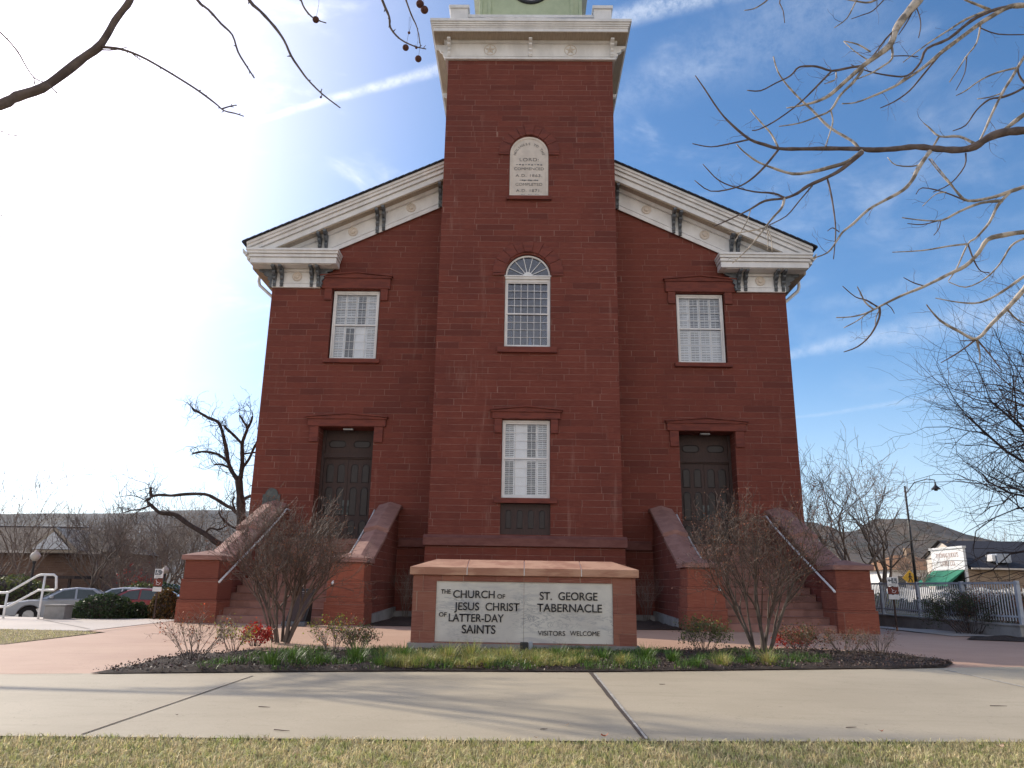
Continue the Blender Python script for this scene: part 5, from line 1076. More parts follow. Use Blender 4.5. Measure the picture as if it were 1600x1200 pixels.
m = MB(); s0 = A(TB[0][0][0][0], TB[0][0][0][1], 1, yfun(*TB[0][0][0], gl)); m.tube([(s0.x-.5, -18.9, -.2), (s0.x-.45, -18.9, s0.z*.5), (s0.x-.25, -18.9, s0.z*.9), s0], [.20, .15, .12, .05], 10); m.build('trunk', 'sycbark', syl, smooth=True)
s1 = A(TB[6][0][0][0], TB[6][0][0][1], 1, yfun(*TB[6][0][0], gl2)); m = MB(); link(m, (s0.x-.3, -18.9, s0.z*.85), s1, .05, .008); m.build('side_limb', 'sycbark', syl, smooth=True)
# big pruned tree behind the church on the left
pt = empty('pruned_tree', (-11.2, 6, -.6), 'dark leafless tree with heavily pruned crooked limbs behind the church corner', 'tree')
p_ = lambda L: ca(L, 190, 600, 4.617); gp_ = (6.0, .8, .5)
PB = [([(830, 1420), (850, 1250), (865, 1050), (862, 900), (855, 800), (845, 690)], 19, 11), ([(842, 700), (790, 620), (770, 560), (755, 470), (735, 380), (715, 310), (690, 270), (620, 240), (560, 205), (520, 185), (508, 168)], 7.5, 3), ([(852, 700), (870, 600), (870, 500), (870, 430), (890, 370), (910, 320), (935, 270), (945, 230)], 8, 3), ([(910, 325), (880, 270), (850, 226)], 3.6, 3), ([(865, 428), (810, 370), (765, 330), (742, 300)], 4.6, 4),
      ([(770, 565), (700, 510), (620, 490), (560, 490), (508, 505)], 4.6, 2.8), ([(770, 602), (720, 580), (672, 582)], 3.6, 2.8), ([(868, 610), (920, 540), (960, 450), (1010, 380)], 5, 3.4), ([(875, 505), (950, 495), (1000, 490)], 3, 2.4), ([(855, 1200), (700, 1150), (600, 1080), (480, 1010), (400, 950), (350, 935), (280, 930), (240, 900), (188, 852)], 10, 4.6), ([(865, 960), (800, 900), (760, 880), (680, 830), (600, 795), (460, 795), (360, 805), (270, 800), (215, 815), (185, 845)], 6, 3.6), ([(215, 815), (208, 780), (212, 745)], 4.5, 4.5), ([(200, 880), (130, 905), (70, 912), (10, 930)], 3, 1.4), ([(860, 860), (900, 820), (960, 800), (1010, 790)], 5, 4), ([(815, 900), (800, 850), (815, 815)], 4, 3), ([(600, 1080), (640, 1040), (700, 1050), (760, 1020)], 4, 2), ([(850, 1050), (780, 1020), (720, 960), (700, 920)], 4, 2), ([(190, 850), (120, 815), (60, 805), (0, 812)], 1.8, .8)]
m = MB(); m2 = MB()
for i, (pts, w0, w1) in enumerate(PB):
    o, rd = traced(m, p_(pts), w0, w1, gp_, 8); 
    if i: twigs(m2, o, rd, .75, .85, dict(TP, wig=.2, rmin=.007, tl=2), 500+i, .014); twigs(m2, [o[-1], o[-1]+Vector((-.1, 0, .1)), o[-1]+Vector((-.1, 0, .2)), o[-1]+Vector((-.15, 0, .1))], [w0*.01]*4, 1, .9, dict(TP, wig=.2, rmin=.007, tl=2), 600+i, .014)
m.build('limbs', 'darkbark', pt, smooth=True); m2.build('twigs', 'darkbark', pt, normals=False)
# trees to the right of the church
bare_tree('bare_tree', (15.0, 13, -.1), 7.6, 'spreading leafless tree with fine pale twigs just right of the church wall', seed=13, trunk_r=.13, bark='bark', twig='twig', trunks=2, P=dict(wig=.13, lvls=5, kids=(5, 4, 3, 3, 2), up=.08, rmin=.009, ratio=(.58, .8), tl=.30), group='leafless trees behind the church')
bare_tree('bare_tree', (18.2, 17, -.1), 7.4, 'leaning leafless tree in front of the tall street lamp pole', seed=15, trunk_r=.14, bark='bark', twig='twig', lean=(.35, 0, 1), P=dict(wig=.13, lvls=5, kids=(5, 4, 3, 3, 2), up=.06, rmin=.010, ratio=(.58, .8), tl=.34), group='leafless trees behind the church')
bare_tree('elm_tree', (19.0, -1.0, -.1), 12.2, 'dense dark leafless tree reaching in from the right edge', seed=22, trunk_r=.24, bark='darkbark', twig='darkbark', P=dict(wig=.12, lvls=5, kids=(11, 6, 5, 4, 3), ang=(35, 72), up=.05, rmin=.0036, ratio=(.6, .82), tl=.36, tt=.35))
# ------------------------------------------------------------------ left background
def car(x, y, z, rz, col, label, group, lights=True):
    t = empty('parked_car', (x, y, z), label, 'car', group)
    pm = carpaint('car paint', col)
    def B(m, name, mat, bev=0, sm=False, par=t):
        c, s_ = math.cos(rz), math.sin(rz); m.v = [(x+v[0]*c-v[1]*s_, y+v[0]*s_+v[1]*c, z+v[2]) for v in m.v]; return m.build(name, mat, par, smooth=sm, bevel=bev)
    prof = [(-2.3, .35), (-2.32, .62), (-2.22, .80), (-1.5, .92), (-.6, .97), (.9, 1.0), (1.75, .98), (2.25, .92), (2.33, .6), (2.28, .33), (1.86, .30)]
    prof += [(1.44+.42*math.cos(a), .34+.40*math.sin(a)) for a in [math.pi*k/8 for k in range(0, 9)]][::1]
    prof += [(.98, .25), (-.96, .25)]+[(-1.42+.42*math.cos(a), .34+.40*math.sin(a)) for a in [math.pi*k/8 for k in range(0, 9)]]+[(-1.9, .30)]
    m = MB(); m.prism([(a, b) for a, b in prof], -.88, .88, 1); b = B(m, 'body', pm, .06)
    gh = [(-1.15, .95), (-.35, 1.38), (.25, 1.46), (.9, 1.42), (1.75, .97)]
    m = MB(); n = len(gh); vs = [(a, s_*(.82-(zz-.95)*.36), zz) for s_ in (-1, 1) for a, zz in gh]; m.add(vs, [tuple(range(n))[::-1], tuple(range(n, 2*n))]+[(i, (i+1) % n, n+(i+1) % n, n+i) for i in range(n)]); B(m, 'cabin', pm, .04)
    for s_ in (-1, 1):
        for P in ([(-.85, 1.0), (-.28, 1.33), (.16, 1.39), (.16, 1.0)], [(.24, 1.0), (.24, 1.39), (.80, 1.36), (1.02, 1.20), (1.05, 1.0)]):
            m = MB(); m.prism([(a, zz) for a, zz in P], 0, .012, 1); m.v = [(v[0], s_*(.832-(v[2]-.95)*.36)+s_*v[1], v[2]) for v in m.v]; B(m, 'side_window', 'carglass')
    m = MB(); m.add([(-1.16, -.74, 1.0), (-1.16, .74, 1.0), (-.40, .62, 1.375), (-.40, -.62, 1.375)], [(0, 1, 2, 3)]); m.v = [(v[0]-.02, v[1], v[2]+.02) for v in m.v]; B(m, 'windscreen', 'carglass')
    m = MB(); m.add([(1.70, -.72, 1.02), (1.70, .72, 1.02), (.98, .62, 1.40), (.98, -.62, 1.40)], [(0, 1, 2, 3)]); m.v = [(v[0]+.02, v[1], v[2]+.02) for v in m.v]; B(m, 'rear_window', 'carglass')
    for wx in (-1.42, 1.44):
        for s_ in (-1, 1):
            m = MB(); m.prism([(wx+.335*math.cos(2*math.pi*k/20), .335+.335*math.sin(2*math.pi*k/20)) for k in range(20)], s_*.70, s_*.885, 1); w_ = B(m, 'wheel', 'rubber', .02)
            m = MB(); m.prism([(wx+.21*math.cos(2*math.pi*k/10), .335+.21*math.sin(2*math.pi*k/10)) for k in range(10)], s_*.885, s_*.897, 1); B(m, 'rim', 'steel', .004, par=w_)
    for s_ in (-1, 1):
        m = MB(); m.box(-2.30, -2.02, *sorted((s_*.55, s_*.86)), .66, .78); B(m, 'headlight', 'steel', .03)
        m = MB(); m.box(2.14, 2.32, *sorted((s_*.58, s_*.87)), .70, .88); B(m, 'tail_light', 'redleaf', .02)
        m = MB(); m.box(-.78, -.62, *sorted((s_*.85, s_*1.02)), 1.0, 1.12); B(m, 'door_mirror', pm, .03)
        m = MB(); m.box(.05, .2, *sorted((s_*.882, s_*.90)), .80, .83); m.box(.95, 1.1, *sorted((s_*.882, s_*.90)), .80, .83); B(m, 'door_handle', pm)
    return t
cg = 'cars parked along the street behind the hedges'
car(-19.6, 10.2, gz(-18, 9)-.02, R(33), (.42, .46, .52), 'silver sedan parked left of the round green hedge', cg)
car(-19.7, 15, -.86, R(4), (.55, .57, .60), 'pale grey sedan showing behind the small green hedge', cg)
car(-16.9, 11.0, -.86, R(8), (.28, .03, .04), 'dark red car mostly hidden behind the hedges', cg)
car(-21.4, 22, -.7, R(-20), (.40, .45, .55), 'light blue car behind the rust tipped hedge', cg)
sheet('street', [(-90, 3.5), (-9.6, 6.5), (-6, 12), (-6, 24), (-90, 24)], -.835, 'asphalt')
gH = 'clipped hedges left of the staircase'
def hedge(pxa, pxb, pyt, pyb, Y, mat, label, seed, n=5200, fl=.8):
    a, b = A(pxa, pyb, 1, Y), A(pxb, pyb, 1, Y); top = A((pxa+pxb)/2, pyt, 1, Y).z; c = ((a.x+b.x)/2, Y, top-(top-min(a.z, b.z)+.15)*.5); rz_ = (top-min(a.z, b.z)+.15)*.52
    leafball('hedge', (c[0], c[1], c[2]-.12), (b.x-a.x)/2, (b.x-a.x)/2*fl, rz_+.12, n, mat, label, 'hedge', .045, gH, seed=seed)
hedge(112, 207, 929, 966, -3.6, 'darkleaf', 'low round dark green hedge in front of the silver sedan', 3, 9000)
hedge(196, 232, 941, 966, -3.1, 'darkleaf', 'small dark green hedge between the two larger ones', 4, 3000)
hedge(231, 279, 923, 966, -3.0, 'rustleaf', 'square hedge with rust coloured tips against the staircase pier', 5, 6500)
# white handrail, block, lamps, sign
hr = empty('stair_handrail', (-11.5, -4.7, 0), 'white tubular handrail beside the path at the far left', 'handrail'); Yh = -4.7
L = lambda pts: [A(a, b, 1, Yh) for a, b in pts]
MB().tube(L([(-60, 927), (8, 926), (14, 925), (58, 900), (64, 898), (84, 898), (88, 901), (88, 919), (84, 922), (68, 922), (60, 922), (14, 947), (6, 948), (-60, 948)]), .028, 8).build('rail', 'whitepaint', hr, smooth=True)
for a, b, c, d in ((71, 898, 60, 968), (12, 926, 5, 970)):
    p, q = A(a, b, 1, Yh), A(c, d, 1, Yh); MB().tube([p, (p.x, p.y, q.z-.1)], .026, 8).build('post', 'whitepaint', hr, smooth=True)
bl_ = empty('concrete_block', (-11.4, -4.5, 0), 'grey concrete block standing at the foot of the white handrail', 'block')
MB().box(-11.62, -11.12, -4.55, -4.2, 0, .31).build('block_body', 'foundation', bl_, bevel=.015); MB().box(-11.64, -11.10, -4.57, -4.18, .31, .345).build('block_top', 'foundation', bl_, bevel=.01)
def lamp(px, ytop, Y, h, label):
    c = A(px, ytop, 1, Y); t = empty('street_lamp', (c.x, Y, gz(c.x, Y)), label, 'street lamp', 'globe street lamps on the left')
    m = MB(); m.lathe([(.12, gz(c.x, Y)-.1), (.12, gz(c.x, Y)+.3), (.06, gz(c.x, Y)+.5), (.045, c.z-.55), (.08, c.z-.5), (.08, c.z-.42)], c.x, Y); m.build('pole', 'black', t, smooth=False)
    m = MB(); m.lathe([(.09, c.z-.42), (.19, c.z-.30), (.22, c.z-.18), (.17, c.z-.07), (.06, c.z), (.05, c.z+.06), (.0, c.z+.1)], c.x, Y, 16); m.build('globe', 'cream', t, smooth=True)
lamp(56.5, 862, 12, 3, 'nearer globe street lamp left of the silver sedan'); lamp(259, 886, 26, 3, 'farther globe street lamp behind the rust tipped hedge')
def infosign(px, ytop, ybot, Y, w, label, k):
    p, q = A(px, ytop, 1, Y), A(px, ybot, 1, Y); t = empty('path_sign', (q.x, Y, 0), label, 'sign', 'wayfinding signs with three stacked panels'); h = p.z
    MB().box(p.x-.02, p.x+.02, Y, Y+.03, -.1, h-.1).build('post', 'darkbark', t)
    for nm, a, b, mt in (('upper_panel', 0, -.22, 'whitepaint'), ('middle_panel', -.24, -.42, 'trim'), ('lower_panel', -.44, -.55, 'whitepaint')):
        MB().box(p.x-w, p.x+w, Y-.022, Y-.002, h+b, h+a).build(nm, mt, t, bevel=.003)
    m = MB(); x0 = p.x-k*w*.85; m.box(min(x0, x0+k*.14), max(x0, x0+k*.14), Y-.027, Y-.022, h-.155, h-.02); o_ = m.build('access_symbol_panel', 'grey', t)
    m = MB(); cx = x0+k*.07; m.lathe([(.0, 0), (.014, 0), (.014, .004), (.0, .004)], 0, 0, 10); m.v = [(cx+v[0]-.01, Y-.028-v[2], h-.045+v[1]) for v in m.v]
    m.box(cx-.018, cx-.006, Y-.031, Y-.027, h-.10, h-.06); m.box(cx-.018, cx+.03, Y-.0315, Y-.0275, h-.105, h-.092); m.box(cx+.022, cx+.032, Y-.031, Y-.027, h-.135, h-.10)
    for q_ in range(10): a = math.pi*(.6+1.2*q_/9); m.box(cx-.005+.034*math.cos(a)-.004, cx-.005+.034*math.cos(a)+.004, Y-.0312, Y-.0272, h-.11+.034*math.sin(a)-.004, h-.11+.034*math.sin(a)+.004)
    m.build('access_symbol', 'whitepaint', t)
    m = MB(); ax = p.x+k*w*.5; m.prism([(ax-.05, h-.08), (ax, h-.04), (ax+.05, h-.08), (ax+.02, h-.08), (ax+.02, h-.13), (ax-.02, h-.13), (ax-.02, h-.08)] if k > 0 else [(ax-.05, h-.08), (ax, h-.04), (ax, h-.065), (ax+.05, h-.065), (ax+.05, h-.095), (ax, h-.095), (ax, h-.12)], Y-.026, Y-.0221, 1); m.box(p.x-w*.7, p.x+w*.7, Y-.026, Y-.0221, h-.185, h-.178); m.box(p.x-w*.7, p.x+w*.5, Y-.026, Y-.0221, h-.205, h-.2); m.build('arrow', 'grey', t)
    m = MB(); m.tube([(p.x-.05, Y-.025, h-.27), (p.x-.02, Y-.025, h-.33), (p.x-.04, Y-.025, h-.37), (p.x+.03, Y-.025, h-.39), (p.x+.07, Y-.025, h-.33)], .007, 5); m.tube([(p.x-.03, Y-.025, h-.31), (p.x+.02, Y-.025, h-.34)], .006, 5); m.build('pictogram', 'whitepaint', t)
infosign(250, 889, 965, -3.9, .11, 'slim wayfinding sign standing before the rust tipped hedge left of the church', 1)
infosign(1393, 902, 981, -3.2, .135, 'slim wayfinding sign in front of the grey fence right of the church', -1)
# A-frame board on the left stairs
ab = empty('sandwich_board', (-5.05, -5.35, 0), 'dark A-frame sandwich board leaning at the foot of the left staircase', 'sandwich board')
def slant(m, x0, x1, zb, zt, yb, yt, th=.03):
    m.add([(x0, yb, zb), (x1, yb, zb), (x1, yt, zt), (x0, yt, zt), (x0, yb+th, zb), (x1, yb+th, zb), (x1, yt+th, zt), (x0, yt+th, zt)], [(0, 1, 2, 3), (7, 6, 5, 4), (0, 4, 5, 1), (1, 5, 6, 2), (2, 6, 7, 3), (3, 7, 4, 0)])
def ash(v): return (v[0]+.16*v[2], v[1], v[2])
m = MB(); slant(m, -5.42, -4.98, .02, .82, -5.72, -5.42); slant(m, -5.38, -5.02, .02, .80, -5.02, -5.38); m.v = [ash(v) for v in m.v]; m.build('board_frame', 'black', ab, bevel=.006)
m = MB(); slant(m, -5.38, -5.02, .12, .77, -5.70, -5.447, .01); m.v = [(v[0], v[1]-.012, v[2]) for v in map(ash, m.v)]; m.build('board_panel', 'brown', ab)
m = MB(); random.seed(3)
for zr, wd, hh in ((.74, .34, .02), (.70, .26, .02), (.64, .34, .008), (.56, .34, .008), (.44, .30, .05), (.34, .28, .05), (.24, .32, .008)):
    yy = -5.72+(zr)/.82*.30-.016
    if hh > .03:
        x = -5.20-wd/2
        while x < -5.20+wd/2: w_ = random.uniform(.01, .022); m.box(x, x+w_*.45, yy-.003, yy, zr-hh*random.uniform(.25, .5), zr+hh*random.uniform(.2, .5)); m.box(x, x+w_, yy-.003, yy, zr-.004, zr+.004); x += w_+.01
    else: m.box(-5.2-wd/2, -5.2+wd/2, yy-.003, yy, zr-hh/2, zr+hh/2)
m.v = [ash(v) for v in m.v]; m.build('board_writing', 'whitepaint', ab)
MB().box(-5.47, -4.93, -5.80, -5.60, 0, .10).build('board_base', 'grey', ab, bevel=.02)
# hall with white pediment
hl = empty('hall', (-36, 36, -.8), 'brown brick hall with dark roof and white triangular pediment at the far left', 'building')
m = MB(); m.box(-46, -30.6, 33, 41, -1.2, 2.95); m.build('wall', 'brownbrick', hl)
m = MB(); m.add([(-47, 32.4, 2.9), (-30.2, 32.4, 2.9), (-30.2, 41.6, 2.9), (-47, 41.6, 2.9), (-44, 37, 4.95), (-34.6, 37, 4.95)], [(0, 1, 5, 4), (1, 2, 5), (2, 3, 4, 5), (3, 0, 4)]); m.build('roof', 'darkbark', hl)
m = MB(); m.box(-44, -34.5, 36.9, 37.1, 4.95, 5.02); m.build('ridge_cap', 'white', hl)
m = MB(); m.prism([(-35.1, 2.98), (-32.4, 2.98), (-33.75, 4.2)], 31.38, 31.48, 1); m.build('pediment', 'whitepaint', hl)
m = MB(); m.prism([(-35.6, 2.95), (-35.2, 2.95), (-33.75, 4.3), (-32.3, 2.95), (-31.9, 2.95), (-33.75, 4.55)], 31.5, 36, 1); m.box(-35.6, -31.9, 31.5, 31.8, 2.75, 2.95); m.build('pediment_cornice', 'soffit', hl)
m = MB(); m.box(-47, -30.6, 32.2, 32.45, 2.72, 2.9); m.build('eave', 'cream', hl)
pr = empty('porch_canopy', (-36, 29, -.8), 'long flat roofed carport in front of the brown brick hall', 'carport')
m = MB(); m.box(-44, -29.5, 27.5, 31, .95, 1.15); m.build('canopy_roof', 'darkbark', pr)
for k in range(6): x = -43.5+k*2.7; MB().box(x, x+.14, 27.7, 27.84, -1, .95).build('canopy_post', 'darkbark', pr)
gT = 'leafless trees of the left background'
BT = [(-28.6, 20, 7.6, 'leafless tree leaning in at the far left edge', 41, (.25, 0, 1)), (-25.0, 21, 6.2, 'dark trunked leafless tree right behind the silver sedan', 42, (.12, 0, 1)), (-24.9, 25, 6.0, 'bushy reddish leafless tree behind the pale grey sedan', 43, (0, 0, 1)), (-35.2, 28, 6.0, 'small leafless tree in front of the brown brick hall', 44, (0, 0, 1)), (-23.4, 27, 6.6, 'fine twigged leafless tree beside the farther globe lamp', 45, (0, 0, 1)), (-29.5, 31, 6.6, 'hazy leafless tree to the right of the white pediment', 46, (0, 0, 1)),
      (-23.7, 31, 6.8, 'leafless tree half hidden by the staircase pier', 47, (0, 0, 1)), (-31.9, 42, 7, 'far leafless tree behind the reddish one', 48, (0, 0, 1)), (-37.6, 44, 7, 'far leafless tree just right of the brick hall', 49, (0, 0, 1)), (-32.9, 48, 7, 'far leafless tree above the rust tipped hedge', 50, (0, 0, 1))]
for i, (x, y, H, lb, sd, ln) in enumerate(BT):
    bare_tree('bare_tree', (x, y, -.9), H, lb, group=gT, seed=sd, trunk_r=.12, bark='bark' if i != 1 else 'darkbark', twig='twig' if i != 1 else 'bark', lean=ln, P=dict(lvls=5, kids=((6, 3, 3, 3, 2) if i in (0, 1, 3) else (8, 4, 4, 3, 2)), rmin=.011, wig=.12, up=.13, tl=.26, ang=(16, 48)))
rt = bare_tree('red_tree', (-22.7, 22.5, -.8), 2.6, 'small rounded tree with red twigs and leaves behind the parked cars', seed=60, trunk_r=.07, twig='bark', P=dict(lvls=4, kids=(6, 4, 4, 3), ang=(35, 65), rmin=.008, tl=.3), leaves=('redleaf', 2, .06, .07))
leafball('green_bush', (-24.0, 12.6, .1), 2.3, 1.2, .95, 5200, 'oliveleaf', 'loose green bush at the left edge behind the white handrail', 'bush', .10, 'green bushes by the street', seed=8)
leafball('green_bush', (-20.0, 17.5, -.1), 1.5, 1.0, .9, 4200, 'oliveleaf', 'loose green bush above the roof of the silver sedan', 'bush', .09, 'green bushes by the street', seed=9)
leafball('green_bush', (-20.4, 20.5, -.2), 2.0, 1.0, 1.0, 3800, 'darkleaf', 'green bush in the gap left of the staircase pier', 'bush', .09, 'green bushes by the street', seed=10)
# ------------------------------------------------------------------ hills
def hill(name, prof, Y, depth, z0, mat, seed):
    xs = np.linspace(prof[0][0], prof[-1][0], 110); hs = np.interp(xs, [p[0] for p in prof], [p[1] for p in prof]); mb = MB(); NY = 22
    for j in range(NY+1):
        t = j/NY; f = t**1.25 if t < .82 else .82**1.25+(1-.82**1.25)*((t-.82)/.18)**.5
        for x, h in zip(xs, hs):
            n = noise.fractal(Vector((x*.006+seed, j*.35, 0)), .9, 2, 5)
            mb.v.append((x, Y-depth*(1-t), z0+(h-z0)*f+(n*.07*h*(1 if t < .95 else .25))*min(1, t*3)))
    W_ = len(xs); mb.f = [(j*W_+i, j*W_+i+1, (j+1)*W_+i+1, (j+1)*W_+i) for j in range(NY) for i in range(W_-1)]
    k = len(mb.v); 
    mb.v += [(x, Y+depth*.5, z0) for x in xs]; mb.f += [(NY*W_+i, NY*W_+i+1, k+i+1, k+i) for i in range(W_-1)]
    return tag(mb.build(name, mat, None, smooth=True), kind='structure')
MAT['hillL'] = plain('dark lava mesa slope', (.014, .018, .026), (.040, .034, .028), .012, .95, 0, det=8)
MAT['hillR'] = plain('brown scrub hill', (.085, .058, .038), (.035, .032, .020), .035, .95, 0, det=9)
hill('mesa', [(-2400, 118), (-1050, 124), (-950, 127), (-830, 130), (-760, 130), (-700, 138), (-600, 138), (-400, 134), (-200, 130), (0, 120)], 1500, 900, -10, 'hillL', 3)
hill('hill', [(250, 60), (430, 90), (520, 128), (560, 134), (600, 112), (660, 116), (690, 138), (705, 142), (745, 137), (800, 122), (850, 108), (920, 88), (1000, 62), (1200, 48), (1800, 40)], 1500, 900, -10, 'hillR', 9)
# ------------------------------------------------------------------ right background
rw = empty('retaining_wall', (11.1, -2, 0), 'low dark concrete wall under the grey picket fence', 'wall')
MB().box(10.9, 11.1, -5.9, 3.5, -.1, .26).build('wall_body', 'foundation', rw, bevel=.01); MB().box(10.86, 11.14, -5.94, 3.5, .26, .30).build('wall_coping', 'foundation', rw, bevel=.008)
fe = empty('grey_fence', (11, -2, .3), 'grey metal picket fence on the low wall right of the church', 'fence')
m = MB(); m.box(10.98, 11.02, -5.9, 3.5, 1.17, 1.22); m.box(10.985, 11.015, -5.9, 3.5, .44, .48); m.build('rails', 'greypaint', fe)
for k in range(5): y = -5.88+k*2.2; MB().box(10.96, 11.04, y, y+.08, .30, 1.24).build('post', 'greypaint', fe)
y = -5.75; k = 0
while y < 3.4:
    if k < 90: MB().box(10.991, 11.009, y, y+.018, .36, 1.17).build('picket', 'greypaint', fe)
    y += .105; k += 1
pf = empty('white_picket_fence', (24, 18, 0), 'sunlit white picket fence beyond the grey metal fence', 'fence')
m = MB(); m.box(24.0, 24.03, 8, 31, .62, .70); m.box(24.0, 24.03, 8, 31, 1.0, 1.08); m.build('rails', 'whitepaint', pf)
y = 8.2; random.seed(4); k = 0
while k < 96:
    h = 1.22+.08*math.sin(y*2.2); m = MB(); m.prism([(y, .3), (y+.11, .3), (y+.11, h-.06), (y+.055, h), (y, h-.06)], 23.975, 23.995, 0); m.build('picket', 'whitepaint', pf); y += .235; k += 1
for i, (x, y, s_) in enumerate(((21.5, 22, .8), (20.5, 17, .75), (20.3, 13, .85), (19.6, 9.5, .7))):
    leafball('dark_bush', (x, y, .12), s_*1.15, s_, .50, 1500, 'darkleaf', ('leftmost low dark bush before the white picket fence', 'second low dark bush before the white picket fence', 'third low dark bush before the white picket fence', 'rightmost low dark bush before the white picket fence')[i], 'bush', .09, 'dark bushes before the white picket fence', seed=70+i)
leafball('straw_bush', (20.2, 21, .3), .9, .6, .55, 1600, 'paleblade', 'straw coloured grassy bush just right of the staircase pier', 'bush', .10, seed=75)
for px, rx_, lb, sd in ((1528, .62, 'leftmost dark twiggy bush in the shaded bed on the right', 81), (1572, .7, 'dark reddish bush in the shaded bed at the right edge', 82)):
    x, y = gp(px, 992); stem_shrub('dark_shrub', x, y+.25, 1.05, 1.5, lb, group='dark shrubs in the right bed', seed=sd, stems=36, r=.008, lv=3, kids=(3, 3, 3), rmin=.003, twig='darkbark', bark='darkbark', leaf=[('darkleaf' if sd == 81 else 'seed', 4, .05, .03, .9)], L0=.5, up=.02, base_r=.4)
x, y = gp(1640, 990); stem_shrub('dark_shrub', x, y+.5, 1.05, 1.4, 'dark bush cut off by the right edge', group='dark shrubs in the right bed', seed=83, stems=36, r=.008, lv=3, kids=(3, 3, 3), rmin=.003, twig='darkbark', bark='darkbark', leaf=[('darkleaf', 4, .05, .03, .9)], L0=.5, up=.02, base_r=.4)
# shop with false front
st = empty('shop', (37, 38, 0), 'small old shop with white false front, green awning and tan brick side', 'shop')
MB().box(33.2, 47, 35, 39.4, -.6, 2.72).build('wall', 'brick', st)
m = MB(); m.add([(33.4, 34.6, 2.78), (47.4, 34.6, 2.78), (47.4, 37.2, 4.05), (33.4, 37.2, 4.05), (33.4, 39.8, 2.78), (47.4, 39.8, 2.78)], [(0, 1, 2, 3), (3, 2, 5, 4), (0, 3, 4), (1, 5, 2)]); m.build('roof', 'roof', st)
MB().box(33.3, 47.4, 34.5, 34.6, 2.68, 2.80).build('eave_board', 'cream', st)
m = MB(); m.box(33.02, 33.2, 34.9, 39.5, 2.72, 4.25); m.box(32.92, 33.22, 34.8, 39.6, 4.25, 4.40); m.box(32.95, 33.2, 34.85, 39.55, 2.66, 2.80); m.box(33.02, 33.2, 34.9, 35.1, -.6, 2.66); m.box(33.02, 33.2, 39.3, 39.5, -.6, 2.66); m.build('false_front', 'whitepaint', st)
m = MB(); m.box(33.0, 33.2, 35.1, 39.3, -.6, 2.6); m.build('shop_window', 'carglass', st)
m = MB(); m.add([(33.0, 35.0, 2.66), (33.0, 39.4, 2.66), (31.6, 39.4, 1.72), (31.6, 35.0, 1.72), (33.0, 35.0, 2.60), (33.0, 39.4, 2.60), (31.6, 39.4, 1.45), (31.6, 35.0, 1.45)], [(0, 1, 2, 3), (0, 3, 7, 4), (1, 5, 6, 2), (3, 2, 6, 7)])
MAT['awning'] = plain('green awning canvas', (.015, .20, .11), (.012, .17, .095), 3, .7, .05); m.build('awning', 'awning', st)
MAT['faded'] = plain('faded brown lettering', (.42, .30, .27), (.55, .45, .42), 4, .8, 0)
for t, z, sz in (('THOMAS JUDD\'S', 3.62, .50), ('STORE CO.', 2.98, .50)):
    o = text_mesh(t, sz, 'faded', 'shop_lettering', st, (0, 0, 0), .86, .01, 'CENTER'); o.data.transform(Matrix.Translation((33.01, 37.2, z)) @ Matrix.Rotation(-math.pi/2, 4, 'Z'))
ac = empty('roof_cooler', (36.2, 35.6, 3.2), 'grey evaporative cooler box mounted on the shop roof', 'cooler'); m = MB(); m.box(35.55, 36.6, 35.0, 36.0, 3.2, 3.85); m.build('cooler_body', 'greypaint', ac, bevel=.02)
m = MB(); m.tube([(35.5, 35.1, 3.3), (35.55, 35.0, 2.9)], .03, 5); m.build('cooler_leg', 'greypaint', ac); m = MB(); m.box(35.25, 35.5, 35.1, 35.9, 3.3, 3.8); m.build('cooler_duct', 'whitepaint', ac, bevel=.03)
hs = empty('house', (40, 46, 0), 'house with dark gabled roof rising behind the shop', 'house')
MB().box(37.5, 52, 43, 49, -.6, 3.9).build('wall', 'cream', hs); m = MB(); m.add([(37.2, 42.6, 4.0), (52, 42.6, 4.0), (52, 46, 5.5), (37.2, 46, 5.5), (37.2, 49.4, 4.0), (52, 49.4, 4.0)], [(0, 1, 2, 3), (3, 2, 5, 4)]); m.build('roof', 'roof', hs); m = MB(); m.prism([(43, 4.0), (49, 4.0), (46, 5.4)], 37.5, 37.6, 0); m.build('gable', 'cream', hs)
MAT['rust'] = plain('rusty orange roof', (.30, .15, .07), (.22, .11, .05), 2, .85, .2)
h2 = empty('cottage', (29.5, 52, 0), 'white cottage with orange brown hipped roof behind the bare trees', 'house')
a, b = A(1392, 890, 1, 52), A(1462, 890, 1, 52)
MB().box(a.x, b.x+2, 52, 60, -.6, a.z).build('wall', 'white', h2)
m = MB(); zt = A(1420, 868, 1, 56).z; m.add([(a.x-.5, 51.5, a.z), (b.x+2.5, 51.5, a.z), (b.x+2.5, 60.5, a.z), (a.x-.5, 60.5, a.z), (a.x+2.4, 56, zt), (b.x-.2, 56, zt)], [(0, 1, 5, 4), (1, 2, 5), (2, 3, 4, 5), (3, 0, 4)]); m.build('roof', 'rust', h2)
for k in range(3): x = a.x+.6+k*1.5; MB().box(x, x+.7, 51.96, 52.0, a.z-1.8, a.z-.6).build('window', 'carglass', h2)
MB().box((a.x+b.x)/2+1, (a.x+b.x)/2+1.5, 55, 55.6, zt-.5, zt+.7).build('chimney', 'brick', h2)
wh = empty('white_shed', (26, 60, 0), 'low pale building seen beyond the tree left of the cottage', 'building')
a = A(1366, 905, 1, 62); b = A(1392, 905, 1, 62); MB().box(a.x, b.x+1, 62, 68, -.6, a.z+.9).build('wall', 'white', wh); MB().box(a.x-.3, b.x+1.3, 61.7, 68.3, a.z+.9, a.z+1.15).build('roof', 'roof', wh)
